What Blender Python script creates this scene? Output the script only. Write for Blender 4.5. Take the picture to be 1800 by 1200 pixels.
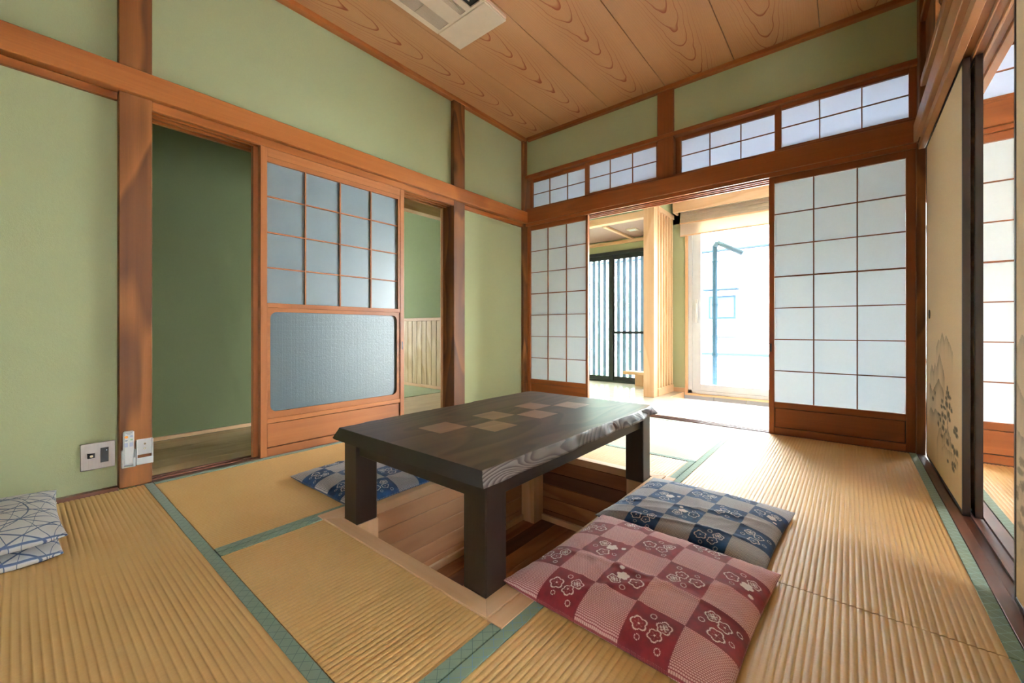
import bpy, bmesh, math, random
import numpy as np
from mathutils import Vector, Matrix
R = math.radians
for o in list(bpy.data.objects): bpy.data.objects.remove(o, do_unlink=True)
SC = bpy.context.scene
COL = SC.collection
S = 0.71                 # metres per layout unit (camera height = 1 unit)
random.seed(4)

# ------------------------------------------------------------------ camera, sky, lights, exposure
cd = bpy.data.cameras.new('camera'); cam = bpy.data.objects.new('camera', cd); COL.objects.link(cam)
cam.location = (0, 0, S); cam.rotation_euler = (R(90), 0, R(39.47))
cd.sensor_width = 36; cd.lens = 36 * 719.6 / 1800; cd.shift_y = -20.2 / 1800; cd.clip_start = .02
SC.camera = cam
w = bpy.data.worlds.new('world'); SC.world = w; w.use_nodes = True
bg = w.node_tree.nodes['Background']
bg.inputs[0].default_value = (0.90, 0.95, 1.0, 1); bg.inputs[1].default_value = 60.0
SC.view_settings.view_transform = 'Standard'; SC.view_settings.look = 'None'
SC.view_settings.gamma = 1; SC.view_settings.use_curve_mapping = False
SC.view_settings.exposure = 0.76

def area(name, loc, rot, sx, sy, power=0, col=(1, 1, 1), portal=False, spread=180):
    l = bpy.data.lights.new(name, 'AREA'); l.shape = 'RECTANGLE'; l.size = sx * S; l.size_y = sy * S
    l.energy = power; l.color = col; l.spread = R(spread)
    if portal: l.cycles.is_portal = True
    o = bpy.data.objects.new(name, l); COL.objects.link(o)
    o.location = Vector(loc) * S; o.rotation_euler = [R(a) for a in rot]
    return o
# daylight openings (portals only steer the sky light through seen and added openings)
area('portal_entrance_window', (0.2, 7.15, 1.25), (-90, 0, 0), 4.6, 2.6, portal=True)
area('portal_lattice_door', (-3.4, 7.55, 1.25), (-90, 0, 0), 2.4, 2.5, portal=True)
area('portal_front_window', (-1.7, -1.1, .95), (90, 0, 0), 1.8, 1.3, portal=True)
area('portal_next_room', (4.7, .65, 1.7), (0, 90, 0), 3.4, 2.7, portal=True)
area('portal_left_room', (-8.0, 3.2, 1.5), (0, -90, 0), 1.7, 2.0, portal=True)
area('portal_hall_end', (-4.28, -1.1, .25), (90, 0, 0), 1.1, .5, portal=True)
# ------------------------------------------------------------------ node helpers
def lin(c):
    if isinstance(c, str): c = [int(c[i:i+2], 16) / 255 for i in (0, 2, 4)]
    else: c = [x / 255 for x in c]
    return tuple(x / 12.92 if x <= .04045 else ((x + .055) / 1.055) ** 2.4 for x in c) + (1,)
class V:                                       # a float socket with arithmetic
    def __init__(s, g, k): s.g = g; s.k = k
    def _o(s, op, *a):
        n = s.g.nt.nodes.new('ShaderNodeMath'); n.operation = op
        for i, x in enumerate((s,) + a):
            if isinstance(x, V): s.g.nt.links.new(x.k, n.inputs[i])
            else: n.inputs[i].default_value = x
        return V(s.g, n.outputs[0])
    def __add__(s, o): return s._o('ADD', o)
    def __radd__(s, o): return s._o('ADD', o)
    def __sub__(s, o): return s._o('SUBTRACT', o)
    def __rsub__(s, o): return s._o('MULTIPLY', -1.0)._o('ADD', o)
    def __mul__(s, o): return s._o('MULTIPLY', o)
    def __rmul__(s, o): return s._o('MULTIPLY', o)
    def __truediv__(s, o): return s._o('DIVIDE', o)
    def lt(s, o): return s._o('LESS_THAN', o)
    def gt(s, o): return s._o('GREATER_THAN', o)
    def min(s, o): return s._o('MINIMUM', o)
    def max(s, o): return s._o('MAXIMUM', o)
    def abs(s): return s._o('ABSOLUTE')
    def fr(s): return s._o('FRACT')
    def fl(s): return s._o('FLOOR')
    def sin(s): return s._o('SINE')
    def cos(s): return s._o('COSINE')
    def sqrt(s): return s._o('SQRT')
    def pw(s, e): return s._o('POWER', e)
    def at2(s, o): return s._o('ARCTAN2', o)
    def sm(s, a, b):                           # smoothstep a..b
        n = s.g.nt.nodes.new('ShaderNodeMapRange'); n.interpolation_type = 'SMOOTHSTEP'
        s.g.nt.links.new(s.k, n.inputs[0]); n.inputs[1].default_value = a; n.inputs[2].default_value = b
        return V(s.g, n.outputs[0])
class G:
    def __init__(s, name):
        s.m = bpy.data.materials.new(name); s.m.use_nodes = True; s.nt = s.m.node_tree
        s.b = s.nt.nodes['Principled BSDF']; s.out = s.nt.nodes['Material Output']
    def n(s, t, **k):
        x = s.nt.nodes.new('ShaderNode' + t)
        for a, b in k.items(): setattr(x, a, b)
        return x
    def l(s, a, b): s.nt.links.new(a.k if isinstance(a, V) else a, b)
    def set(s, **k):
        nm = dict(rough='Roughness', metal='Metallic', spec='Specular IOR Level', coat='Coat Weight', coatr='Coat Roughness', sheen='Sheen Weight')
        for a, v in k.items():
            if a == 'col':
                if isinstance(v, (tuple, str, list)): s.b.inputs['Base Color'].default_value = v if (isinstance(v, tuple) and len(v) == 4) else lin(v)
                else: s.l(v, s.b.inputs['Base Color'])
            else:
                i = s.b.inputs[nm[a]]
                if isinstance(v, V): s.l(v, i)
                else: i.default_value = v
        return s
    def coord(s, kind='Object', rnd=0.0, sc=(1, 1, 1)):
        t = s.n('TexCoord'); v = t.outputs['Object' if kind == 'World' else kind]
        if kind == 'World': v = s.n('NewGeometry').outputs['Position']
        if rnd:
            oi = s.n('ObjectInfo'); a = s.n('VectorMath', operation='ADD'); c = s.n('CombineXYZ')
            for k, f in enumerate((17.0, 31.0, 23.0)):
                mm = s.n('Math', operation='MULTIPLY'); mm.inputs[1].default_value = f * rnd
                s.l(oi.outputs['Random'], mm.inputs[0]); s.l(mm.outputs[0], c.inputs[k])
            s.l(v, a.inputs[0]); s.l(c.outputs[0], a.inputs[1]); v = a.outputs[0]
        if sc != (1, 1, 1):
            mp = s.n('VectorMath', operation='MULTIPLY'); mp.inputs[1].default_value = sc; s.l(v, mp.inputs[0]); v = mp.outputs[0]
        return v
    def world(s):
        return s.xyz(s.n('NewGeometry').outputs['Position'])
    def xyz(s, v):
        n = s.n('SeparateXYZ'); s.l(v, n.inputs[0]); return [V(s, n.outputs[i]) for i in range(3)]
    def vec(s, x, y, z=0.0):
        n = s.n('CombineXYZ')
        for i, q in enumerate((x, y, z)):
            if isinstance(q, V): s.l(q, n.inputs[i])
            else: n.inputs[i].default_value = q
        return n.outputs[0]
    def noise(s, v, scale=5, det=3, dist=0, rough=.5):
        n = s.n('TexNoise'); s.l(v, n.inputs['Vector']); n.inputs['Scale'].default_value = scale
        n.inputs['Detail'].default_value = det; n.inputs['Distortion'].default_value = dist; n.inputs['Roughness'].default_value = rough
        return V(s, n.outputs[0])
    def white(s, v):
        n = s.n('TexWhiteNoise', noise_dimensions='3D'); s.l(v, n.inputs['Vector']); return V(s, n.outputs['Value'])
    def ramp(s, f, stops):
        n = s.n('ValToRGB'); s.l(f, n.inputs[0]); e = n.color_ramp.elements
        while len(e) < len(stops): e.new(.5)
        for i, (p, c) in enumerate(stops): e[i].position = p; e[i].color = c if (isinstance(c, tuple) and len(c) == 4) else lin(c)
        return n.outputs[0]
    def mix(s, f, a, b, mode='MIX'):
        n = s.n('Mix', data_type='RGBA', blend_type=mode)
        for q, i in ((f, 0), (a, 6), (b, 7)):
            if isinstance(q, V) or hasattr(q, 'is_linked'): s.l(q, n.inputs[i])
            elif i == 0: n.inputs[0].default_value = q
            else: n.inputs[i].default_value = q if (isinstance(q, tuple) and len(q) == 4) else lin(q)
        return n.outputs[2]
    def bump(s, h, strength=.2, dist=.001):
        n = s.n('Bump'); s.l(h, n.inputs['Height']); n.inputs['Strength'].default_value = strength; n.inputs['Distance'].default_value = dist
        s.l(n.outputs[0], s.b.inputs['Normal']); return s
MAT = {}
def plain(name, col, **k):
    if name not in MAT:
        g = G(name); k.setdefault('rough', .5)
        v = g.noise(g.coord(rnd=1), 18, 3)
        c = lin(col)
        g.set(col=g.mix(v, tuple(x * .93 for x in c[:3]) + (1,), tuple(min(1, x * 1.06) for x in c[:3]) + (1,)), **k); MAT[name] = g.m
    return MAT[name]

def plaster(name, c1, c2):
    g = G(name); p = g.coord('World')
    big = g.noise(p, 1.6, 3); f = g.noise(p, 260, 4, rough=.7)
    g.set(col=g.mix(big, c1, c2), rough=.9, spec=.2)
    g.bump(f + g.noise(p, 90, 2) * .8, .35, .0012); MAT[name] = g.m; return g.m
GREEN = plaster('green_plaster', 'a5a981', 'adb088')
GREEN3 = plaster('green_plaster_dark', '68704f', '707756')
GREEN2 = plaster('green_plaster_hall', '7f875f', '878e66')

def wood(name, c1, c2, c3, axis='z', ring=9.0, contrast=1.0, rough=.42, coat=0.0, coords='Object', tint=.14, fine=.25, knots=False):
    key = name + '_' + axis
    if key in MAT: return MAT[key]
    g = G(key)
    st = {'x': (.22, 1, 1), 'y': (1, .22, 1), 'z': (1, 1, .22)}[axis]
    st2 = {'x': (.02, 1, 1), 'y': (1, .02, 1), 'z': (1, 1, .02)}[axis]
    p = g.coord(coords, rnd=1.0, sc=st); p2 = g.coord(coords, rnd=1.0, sc=st2)
    f = g.noise(p, 2.6, 2, dist=.25) * ring
    band = f.fr(); band = band * (1.0 - band.sm(.8, 1.0))     # slow rise, quick fall: a growth ring
    streak = g.noise(p2, 230, 3, rough=.65)
    t = (band * .5 * contrast + g.noise(p2, 30, 2) * .45 + .05)
    c = g.ramp(t, [(.12, c1), (.42, c2), (.8, c3)])
    c = g.mix((streak - .35) * fine * 2, c, c3)
    if knots:
        pk = g.coord(coords, rnd=1.0, sc={'z': (1, 1, .45)}.get(axis, (1, 1, 1)))
        vo = g.n('TexVoronoi'); g.l(pk, vo.inputs['Vector']); vo.inputs['Scale'].default_value = 3.3; vo.inputs['Randomness'].default_value = 1
        k = 1.0 - V(g, vo.outputs['Distance']).sm(.03, .16); c = g.mix(k * .75, c, tuple(x * .35 for x in lin(c3)[:3]) + (1,))
    oi = g.n('ObjectInfo'); hs = g.n('HueSaturation'); g.l(c, hs.inputs['Color'])
    g.l(V(g, oi.outputs['Random']) * tint + (1 - tint / 2), hs.inputs['Value'])
    g.set(col=hs.outputs[0], rough=rough, coat=coat, coatr=.25, spec=.3)
    g.bump(streak + band * .5, .18, .0006)
    MAT[key] = g.m; return g.m
def cedar(ax): return wood('aged_cedar', 'a86634', '905123', '673512', ax, ring=5, contrast=.7, rough=.4, coat=.12, knots=False)
def rcedar(ax): return wood('right_rail_cedar', 'b58660', 'a3724b', '7d4f30', ax, ring=5, contrast=.8, rough=.42, coat=.05)
def post(ax='z'): return wood('aged_post', '8c5626', '714119', '46260d', ax, ring=8, contrast=1.05, rough=.6, coat=0, knots=True)
def frame(ax): return wood('door_frame_cedar', 'a6683b', '8e542d', '69381b', ax, ring=4, contrast=.5, rough=.42, coat=.08)
def shojiw(ax): return wood('shoji_frame_wood', '925226', '7f431b', '5c2c0e', ax, ring=4, contrast=.5, rough=.42, coat=.08)
def sillw(ax): return wood('sill_wood', '7a5242', '674334', '48291d', ax, ring=6, contrast=.9, rough=.4, coat=.1)
def hinoki(ax): return wood('pale_cypress', 'e2bf98', 'd9b088', 'c79568', ax, ring=7, contrast=.8, rough=.45, tint=.1, fine=.14)
def pitw(ax): return wood('pit_cedar_plank', 'c99a72', 'bf8d66', 'a87650', ax, ring=6, contrast=.7, rough=.55, tint=.45, fine=.12)
def pitm(ax): return wood('pit_cedar_brown', 'ad7448', '9b623a', '764223', ax, ring=7, contrast=.8, rough=.55, tint=.4, fine=.12)
def pitd(ax): return wood('pit_cedar_dark', '70452c', '603822', '432414', ax, ring=7, contrast=.8, rough=.55, tint=.2, fine=.12)
def tblw(ax): return wood('dark_table_wood', '5e473b', '4f392f', '2f1f19', ax, ring=14, contrast=1.1, rough=.42, coat=.08, tint=.06, fine=.35)
def legw(ax): return wood('dark_leg_wood', '291b15', '231610', '150d0a', ax, ring=8, contrast=.7, rough=.4, coat=.1, tint=.06)
def darkf(ax): return wood('fusuma_edge_wood', '33211a', '291a15', '190f0b', ax, ring=6, contrast=.9, rough=.4, coat=.1)

# live edge of the table
g = G('live_edge_wood'); p = g.coord('Object', sc=(1, .35, 1)); 
f = (g.noise(p, 7.5, 1, dist=.3) * 30).fr(); t = f.sm(.0, .75) * (1.0 - f.sm(.86, 1.0))
g.set(col=g.ramp(t, [(0, '362824'), (.35, '5a4b46'), (1, '7c716c')]), rough=.42, coat=.1, coatr=.3); g.bump(t, .3, .001); MAT['live'] = g.m
# inlay
MAT['inlay'] = wood('inlay_wood', 'a38069', '93705a', '7c5b47', 'y', ring=10, contrast=.8, rough=.32, coat=.3)

# ceiling boards: cathedral grain
g = G('ceiling_board_cedar'); p = g.coord('Object'); x, y, z = g.xyz(p)
oi = g.n('ObjectInfo'); rnd = V(g, oi.outputs['Random'])
wv = g.noise(g.vec(x * 3, y * 1.1, rnd * 40), 1.6, 2)
xo = x + (wv - .5) * .05 - (rnd - .5) * .05
nf = g.noise(g.vec(x * 1.5, y * 2.2, rnd * 9), 2.2, 2)
u = y + xo * xo * 46.0 + nf * .22 + rnd * 7
f = (u * 5.2).fr(); core = 1.0 - xo.abs().sm(.015, .16)
ln = f.sm(.80, .955) * (1.0 - f.sm(.965, 1.0))
st = g.noise(g.vec(x * 1.0, y * .012, rnd * 5), 330, 3, rough=.6)
base = g.mix(g.noise(g.vec(x, y * .12, rnd), 9, 3), 'bb8b64', 'ab7b54')
base = g.mix((st - .3) * .55, base, 'a9713f')
ln2 = (u * 31.0).fr().sm(.6, .95) * (1.0 - xo.abs().sm(.03, .17)) * xo.abs().sm(.004, .05)
base = g.mix(ln2 * .48, base, '9a5f35')
base = g.mix(ln * (core * .80 + .16), base, '88401f')
g.set(col=base, rough=.5, spec=.3); MAT['ceil'] = g.m

# tatami rush (ax: direction of the ridges)
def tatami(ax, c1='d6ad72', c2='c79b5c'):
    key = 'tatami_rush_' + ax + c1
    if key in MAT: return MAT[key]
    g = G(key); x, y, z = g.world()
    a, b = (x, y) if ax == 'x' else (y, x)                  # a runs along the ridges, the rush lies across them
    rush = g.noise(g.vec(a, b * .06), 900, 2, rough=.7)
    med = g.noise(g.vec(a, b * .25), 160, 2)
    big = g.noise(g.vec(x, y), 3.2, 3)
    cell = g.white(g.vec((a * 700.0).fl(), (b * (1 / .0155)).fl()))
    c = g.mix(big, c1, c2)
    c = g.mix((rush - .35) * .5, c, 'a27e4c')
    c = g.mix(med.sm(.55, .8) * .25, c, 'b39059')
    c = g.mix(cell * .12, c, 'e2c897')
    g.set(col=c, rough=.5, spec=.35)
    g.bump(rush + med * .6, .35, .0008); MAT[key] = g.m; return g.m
# green cloth border with a fine lozenge line pattern
def heri(ax, line):
    key = 'border_cloth_' + ax + line
    if key in MAT: return MAT[key]
    g = G(key); x, y, z = g.world(); k = 1 / .034
    d1 = ((x + y) * k).fr(); d2 = ((x - y) * k).fr()
    l = ((d1 - .5).abs().gt(.465)).max((d2 - .5).abs().gt(.465))
    wv = g.noise(g.vec(x, y), 700, 2)
    c = g.mix(wv, '7d9078', '6b7f68')
    c = g.mix(l * .7, c, line)
    g.set(col=c, rough=.8, spec=.15, sheen=.2); g.bump(wv, .2, .0004); MAT[key] = g.m; return g.m

# shoji paper (translucent sheet)
def paper(name, col, tr=.55, alpha=1.0):
    g = G(name); nt = g.nt; v = g.noise(g.coord('World'), 60, 4, rough=.7)
    c = g.mix(v, tuple(x * .95 for x in lin(col)[:3]) + (1,), col)
    d = g.n('BsdfDiffuse'); t = g.n('BsdfTranslucent'); m = g.n('MixShader'); m.inputs[0].default_value = tr
    g.l(c, d.inputs[0]); g.l(c, t.inputs[0]); g.l(d.outputs[0], m.inputs[1]); g.l(t.outputs[0], m.inputs[2]); g.l(m.outputs[0], g.out.inputs[0])
    MAT[name] = g.m; return g.m
PAPER = paper('shoji_paper', 'e8eef2', .24)
TPAPER = paper('transom_paper', 'dde2f0', .50)
FILL_PAPER = paper('window_paper', 'f0f2f2', .12)  # sheets for the added, unseen windows; transmission sets the fill level
FILL_PAPER2 = paper('window_paper_thin', 'f0f2f4', .56)
FILL_PAPER3 = paper('window_paper_dim', 'f0f2f2', .18)
# clear glass
g = G('clear_glass'); tr = g.n('BsdfTransparent'); gl = g.n('BsdfGlossy'); gl.inputs['Roughness'].default_value = .02
fr = g.n('Fresnel'); fr.inputs[0].default_value = 1.3; m = g.n('MixShader'); tr.inputs[0].default_value = (.97, .985, .98, 1)
g.l(fr.outputs[0], m.inputs[0]); g.l(tr.outputs[0], m.inputs[1]); g.l(gl.outputs[0], m.inputs[2]); g.l(m.outputs[0], g.out.inputs[0]); MAT['glass'] = g.m
# frosted glass of the left sliding door
def frosted(name, pattern):
    g = G(name); d = g.n('BsdfDiffuse'); t = g.n('BsdfTranslucent'); m = g.n('MixShader'); m.inputs[0].default_value = .45
    gl = g.n('BsdfGlossy'); gl.inputs['Roughness'].default_value = .35; m2 = g.n('MixShader'); m2.inputs[0].default_value = .10
    col = 'a9bac2' if not pattern else '6a7e86'
    d.inputs[0].default_value = lin(col); t.inputs[0].default_value = lin(col)
    g.l(d.outputs[0], m.inputs[1]); g.l(t.outputs[0], m.inputs[2]); g.l(m.outputs[0], m2.inputs[1]); g.l(gl.outputs[0], m2.inputs[2])
    g.l(m2.outputs[0], g.out.inputs[0])
    if pattern:
        vo = g.n('TexVoronoi'); g.l(g.coord('World'), vo.inputs['Vector']); vo.inputs['Scale'].default_value = 120; vo.inputs['Randomness'].default_value = .25
        bp = g.n('Bump'); bp.inputs['Strength'].default_value = .6; bp.inputs['Distance'].default_value = .003; g.l(vo.outputs['Distance'], bp.inputs['Height'])
        g.l(bp.outputs[0], gl.inputs['Normal']); g.l(bp.outputs[0], d.inputs['Normal'])
        cc = g.mix(V(g, vo.outputs['Distance']), '6f848b', '5a6d74'); g.l(cc, d.inputs[0])
    MAT[name] = g.m; return g.m
FROST = frosted('frosted_glass', False); FROSTP = frosted('patterned_glass', True)

# checked plum-blossom cushion cloth
def plum_cloth(name, dark, dark2, light, dotc):
    g = G(name); uv = g.n('UVMap'); uv.uv_map = 'UVMap'; U, W_, _ = g.xyz(uv.outputs[0])
    a = U * 5.0; b = W_ * 5.0; ia = a.fl(); ib = b.fl()
    tooth = 0.02
    aw = a + ((b * 34.0).fr() - .5) * tooth; bw = b + ((a * 34.0).fr() - .5) * tooth
    ia2 = aw.fl(); ib2 = bw.fl()
    par = ((ia2 + ib2) * .5).fr().gt(.25)                # 1 = dark square
    h = g.white(g.vec(ia2, ib2, 1.5)); h2 = g.white(g.vec(ia2, ib2, 7.5))
    lx = aw - ia2 - .5; ly = bw - ib2 - .5
    ang = (h * 4.0).fl() * (math.pi / 2) + .18; ca = ang.cos(); sa = ang.sin()
    px = lx * ca - ly * sa; py = lx * sa + ly * ca
    white = None; solidw = h2.gt(.62)
    def flower(cx, cy, r, ph, kind):
        dx = px - cx; dy = py - cy; rr = (dx * dx + dy * dy).sqrt(); th = dy.at2(dx) + ph
        edge = ((th * 2.5).cos().abs() * .26 + .80) * r
        q = rr / edge
        line = q.sm(.80, .86) * (1.0 - q.sm(.97, 1.03))
        fill = 1.0 - q.sm(.95, 1.0)
        pet = (th * 2.5).sin().abs().lt(.10) * rr.gt(r * .25) * q.lt(.55)
        cen = rr.lt(r * .14)
        inner = line.max(pet * .5).max(cen)
        if kind == 1: inner = inner.max(((dx * 75).sin() * (dy * 75).sin()).gt(-.1) * q.lt(.6) * .8)
        if kind == 2: inner = inner.max(fill * solidw * (1.0 - cen) * (1.0 - pet * .3))
        return inner, fill
    def ring(cx, cy, r, sol=False):
        dx = px - cx; dy = py - cy; q = (dx * dx + dy * dy).sqrt() / r
        l = q.sm(.74, .84) * (1.0 - q.sm(.97, 1.05))
        return l.max((1.0 - q.sm(.95, 1.0)) * solidw) if sol else l
    m1, f1 = flower(-.20, .17, .155, .3, 1); m2, f2 = flower(.07, .12, .145, .9, 2); m3, f3 = flower(.06, -.24, .17, 0, 0)
    pat = m1 * (1.0 - f2) ; pat = pat.max(m2).max(m3).max(ring(-.30, -.12, .065)).max(ring(.32, -.12, .055)).max(ring(.30, .31, .06, True))
    dye = g.noise(g.vec(U, W_), 16, 3, rough=.6)
    dk = g.mix(dye.sm(.3, .7), dark2, dark)
    dk = g.mix(pat * .95, dk, 'faf0ec')
    # shibori-like dotted squares: short slanted dashes
    r1 = (b * 26.0); row = r1.fl(); sh = a * 22.0 + row * .5
    dash = ((r1.fr() - .5) * 2.2).abs().lt(.72) * ((sh.fr() - .5).abs().lt(.40))
    lt_ = g.mix(dash, dotc, light)
    c = g.mix(par, lt_, dk)
    fine = g.noise(g.vec(U, W_), 420, 2)
    c = g.mix(fine * .12, c, dark2)
    g.set(col=c, rough=.85, spec=.15, sheen=.15)
    g.bump(dash * (1.0 - par) + fine * .4, .25, .001); MAT[name] = g.m; return g.m
REDC = plum_cloth('red_checked_cloth', '8c2a34', '6c1d27', 'ecc6c4', 'a04c54')
BLUEC = plum_cloth('blue_checked_cloth', '25507e', '142e54', 'd6d0cf', '6e6e7a')
# white linen with blue net lines
g = G('blue_line_linen'); uv = g.n('UVMap'); uv.uv_map = 'UVMap'; U, W_, _ = g.xyz(uv.outputs[0])
wb = g.noise(g.vec(U, W_), 3.0, 1)
lines = None
def addl(e, wd):
    global lines
    q = 1.0 - (e.fr() - .5).abs().sm(wd * .5, wd); lines = q if lines is None else lines.max(q)
addl(U * 6.5 + wb * .15, .05)
addl((U * 4.0 + (W_ * 3.5 - 1.7) * (W_ * 3.5 - 1.7) * .45 + wb * .2), .034)
addl((U * -4.5 + (W_ * 4.0 - 2.2) * (W_ * 4.0 - 2.2) * .40 + wb * .3), .040)
addl((W_ * 5.0 + (U * 3.0 - 1.5) * (U * 3.0 - 1.5) * .7 + wb * .3), .024)
addl((W_ * 7.0 - U * 2.3 + wb * .5), .018)
addl((W_ * 9.0 + U * 1.7 + wb * .6), .016)
wv = g.noise(g.vec(U * 1.0, W_ * .08), 500, 2); wv2 = g.noise(g.vec(U * .08, W_), 500, 2)
c = g.mix((wv + wv2) * .5, 'dcdcdc', 'c2bdb6'); c = g.mix(lines * .9, c, '24446f')
g.set(col=c, rough=.85, spec=.15); g.bump(wv + wv2, .25, .0006); LINEN = g.m
# fusuma paper: colours come from a painted attribute
g = G('painted_fusuma_paper'); at = g.n('Attribute'); at.attribute_name = 'paint'
p = g.coord('World', sc=(1, .2, 1)); g.set(col=g.mix((g.noise(p, 220, 3) - .3) * .22, at.outputs['Color'], 'a58a63'), rough=.75, spec=.2)
MAT['fusuma'] = g.m
# misc
def brushed(): 
    if 'steel' not in MAT:
        g = G('brushed_plate'); v = g.noise(g.coord('Object', sc=(1, 1, .02)), 400, 2); g.set(col=g.mix(v, 'b5ada6', 'a39b94'), rough=.38, metal=.65); MAT['steel'] = g.m
    return MAT['steel']
WHITE = plain('white_plastic', 'e2e4e4', rough=.35)
BLACK = plain('black_plastic', '0c0c0e', rough=.3)
CREAM = plain('aircon_panel', 'dcc8b4', rough=.45)
DARKIN = plain('dark_inside', '16130f', rough=.7)
DARKALU = plain('dark_aluminium', '20252b', rough=.35, metal=.3)

# ------------------------------------------------------------------ geometry helpers (layout units in, metres out)
def bx(bm, x0, x1, y0, y1, z0, z1, bev=0.0):
    x0, x1 = sorted((x0, x1)); y0, y1 = sorted((y0, y1)); z0, z1 = sorted((z0, z1))
    vs = [bm.verts.new((a * S, b * S, c * S)) for a in (x0, x1) for b in (y0, y1) for c in (z0, z1)]
    fs = []
    for i in ((0, 1, 3, 2), (4, 6, 7, 5), (0, 4, 5, 1), (2, 3, 7, 6), (0, 2, 6, 4), (1, 5, 7, 3)):
        fs.append(bm.faces.new([vs[k] for k in i]))
    if bev:
        es = list({e for f in fs for e in f.edges})
        bmesh.ops.bevel(bm, geom=es, offset=min(bev, .3 * S * min(x1 - x0, y1 - y0, z1 - z0)), segments=1, profile=.5, affect='EDGES')
def cyl(bm, p0, p1, r, seg=16, r2=None):
    p0 = Vector(p0) * S; p1 = Vector(p1) * S; d = p1 - p0
    M = Matrix.Translation((p0 + p1) / 2) @ d.to_track_quat('Z', 'Y').to_matrix().to_4x4()
    bmesh.ops.create_cone(bm, cap_ends=True, segments=seg, radius1=r * S, radius2=(r if r2 is None else r2) * S, depth=d.length, matrix=M)
def link(name, bm, mat, parent=None, smooth=False, origin=None):
    """bm is in world metres; the mesh is stored relative to its parent (or its own centre)."""
    bmesh.ops.recalc_face_normals(bm, faces=bm.faces)
    me = bpy.data.meshes.new(name)
    c = [v.co for v in bm.verts]
    mn = Vector([min(q[i] for q in c) for i in range(3)]); mx = Vector([max(q[i] for q in c) for i in range(3)])
    o0 = (mn + mx) / 2 if origin is None else Vector(origin) * S
    bmesh.ops.translate(bm, verts=bm.verts, vec=-o0)
    bm.to_mesh(me); bm.free()
    for m in (mat if isinstance(mat, (list, tuple)) else [mat]): me.materials.append(m)
    if smooth:
        for p in me.polygons: p.use_smooth = True
    o = bpy.data.objects.new(name, me); COL.objects.link(o)
    if parent is not None:
        o.parent = parent; o.location = o0 - wloc(parent)
    else: o.location = o0
    return o
def wloc(o):
    v = Vector(o.location)
    while o.parent is not None: o = o.parent; v = v + Vector(o.location)
    return v
def B(name, mat, parent, *a, bev=.0015, origin=None):
    bm = bmesh.new(); bx(bm, *a, bev=bev); return link(name, bm, mat, parent, origin=origin)
def empty(name, loc, label=None, cat=None, group=None, kind=None):
    o = bpy.data.objects.new(name, None); COL.objects.link(o); o.location = Vector(loc) * S; o.empty_display_size = .05
    tag(o, label, cat, group, kind); return o
def tag(o, label=None, cat=None, group=None, kind=None):
    if label: o['label'] = label
    if cat: o['category'] = cat
    if group: o['group'] = group
    if kind: o['kind'] = kind
    return o
_tn = [0]
def trim(mat, label, *a, bev=.003, cat='beam', name=None):
    _tn[0] += 1
    return tag(B(name or 'trim_%d' % _tn[0], mat, None, *a, bev=bev), label, cat, None, 'structure')
def swept(mat, label, rects, bev=.002, cat='beam'):
    """one member made of several touching strips (grooved rail)"""
    _tn[0] += 1; bm = bmesh.new()
    for r in rects: bx(bm, *r, bev=bev)
    return tag(link('trim_%d' % _tn[0], bm, mat), label, cat, None, 'structure')
def wall(name, mat, label, rects):
    bm = bmesh.new()
    for r in rects: bx(bm, *(r[:4] + ((-.12 if r[4] == 0 else r[4]), r[5])))
    return tag(link(name, bm, mat), label, 'wall', None, 'structure')

# ------------------------------------------------------------------ room shell
XL, YB, ZC = -3.60, 4.66, 3.72
wall('wall_left', GREEN, 'sage green plaster wall left of the table, split by cedar posts and a long rail', [
    (-3.74, XL, -.85, .50, .0, 2.47), (-3.74, XL, -.85, .50, 2.5, ZC), (-3.74, XL, .50, 3.33, 2.5, ZC),
    (-3.74, XL, 3.33, 4.80, 0, 2.47), (-3.74, XL, 3.33, 4.80, 2.5, ZC)])
wall('wall_back', GREEN, 'sage green plaster band above the paper transoms on the shoji side', [(XL, 4.4, YB, 4.76, 3.17, ZC)])
wall('wall_right', GREEN, 'narrow sage green plaster strip above the rail over the painted sliding panels', [(.475, .58, -.85, 4.66, 2.60, 2.93)])
wall('wall_right_top', GREEN, 'sage green plaster strip above the carved transom', [(.475, .58, -.85, 4.66, 3.42, ZC)])
wall('wall_front', GREEN, 'green plaster wall behind the viewer with a wide opening', [
    (XL - .14, -3.3, -.98, -.85, -.1, ZC), (.3, .62, -.98, -.85, -.1, ZC), (-3.3, .3, -.98, -.85, 1.6, ZC), (-3.3, .3, -.98, -.85, -.1, .3), (-3.3, -2.6, -.98, -.85, .3, 1.6), (-.8, .3, -.98, -.85, .3, 1.6)])
fw = empty('window_20', (-1.7, -.92, .3), 'paper covered window in the wall behind the viewer', 'window', None, 'structure')  # unseen window added to bring fill light from the camera side
B('paper_pane', FILL_PAPER, fw, -2.6, -.8, -.93, -.925, .3, 1.6, bev=0)
flo = tag(B('floor', plain('subfloor', '6b5a45'), None, XL - .1, 4.5, -.98, 4.63, -.12, -.04, bev=0), 'bare board layer under the mats', 'floor', None, 'structure')
# cut-out for the pit: rebuild the subfloor as four pieces
bpy.data.objects.remove(flo)
bm = bmesh.new()
for r in ((XL - .1, 4.5, -.98, 1.02, -.12, -.045), (XL - .1, 4.5, 2.84, 4.63, -.12, -.045), (XL - .1, -2.15, 1.02, 2.84, -.12, -.045), (-.95, 4.5, 1.02, 2.84, -.12, -.045)): bx(bm, *r)
tag(link('floor', bm, plain('subfloor', '6b5a45')), 'bare board layer under the straw mats', 'floor', None, 'structure')

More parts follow.
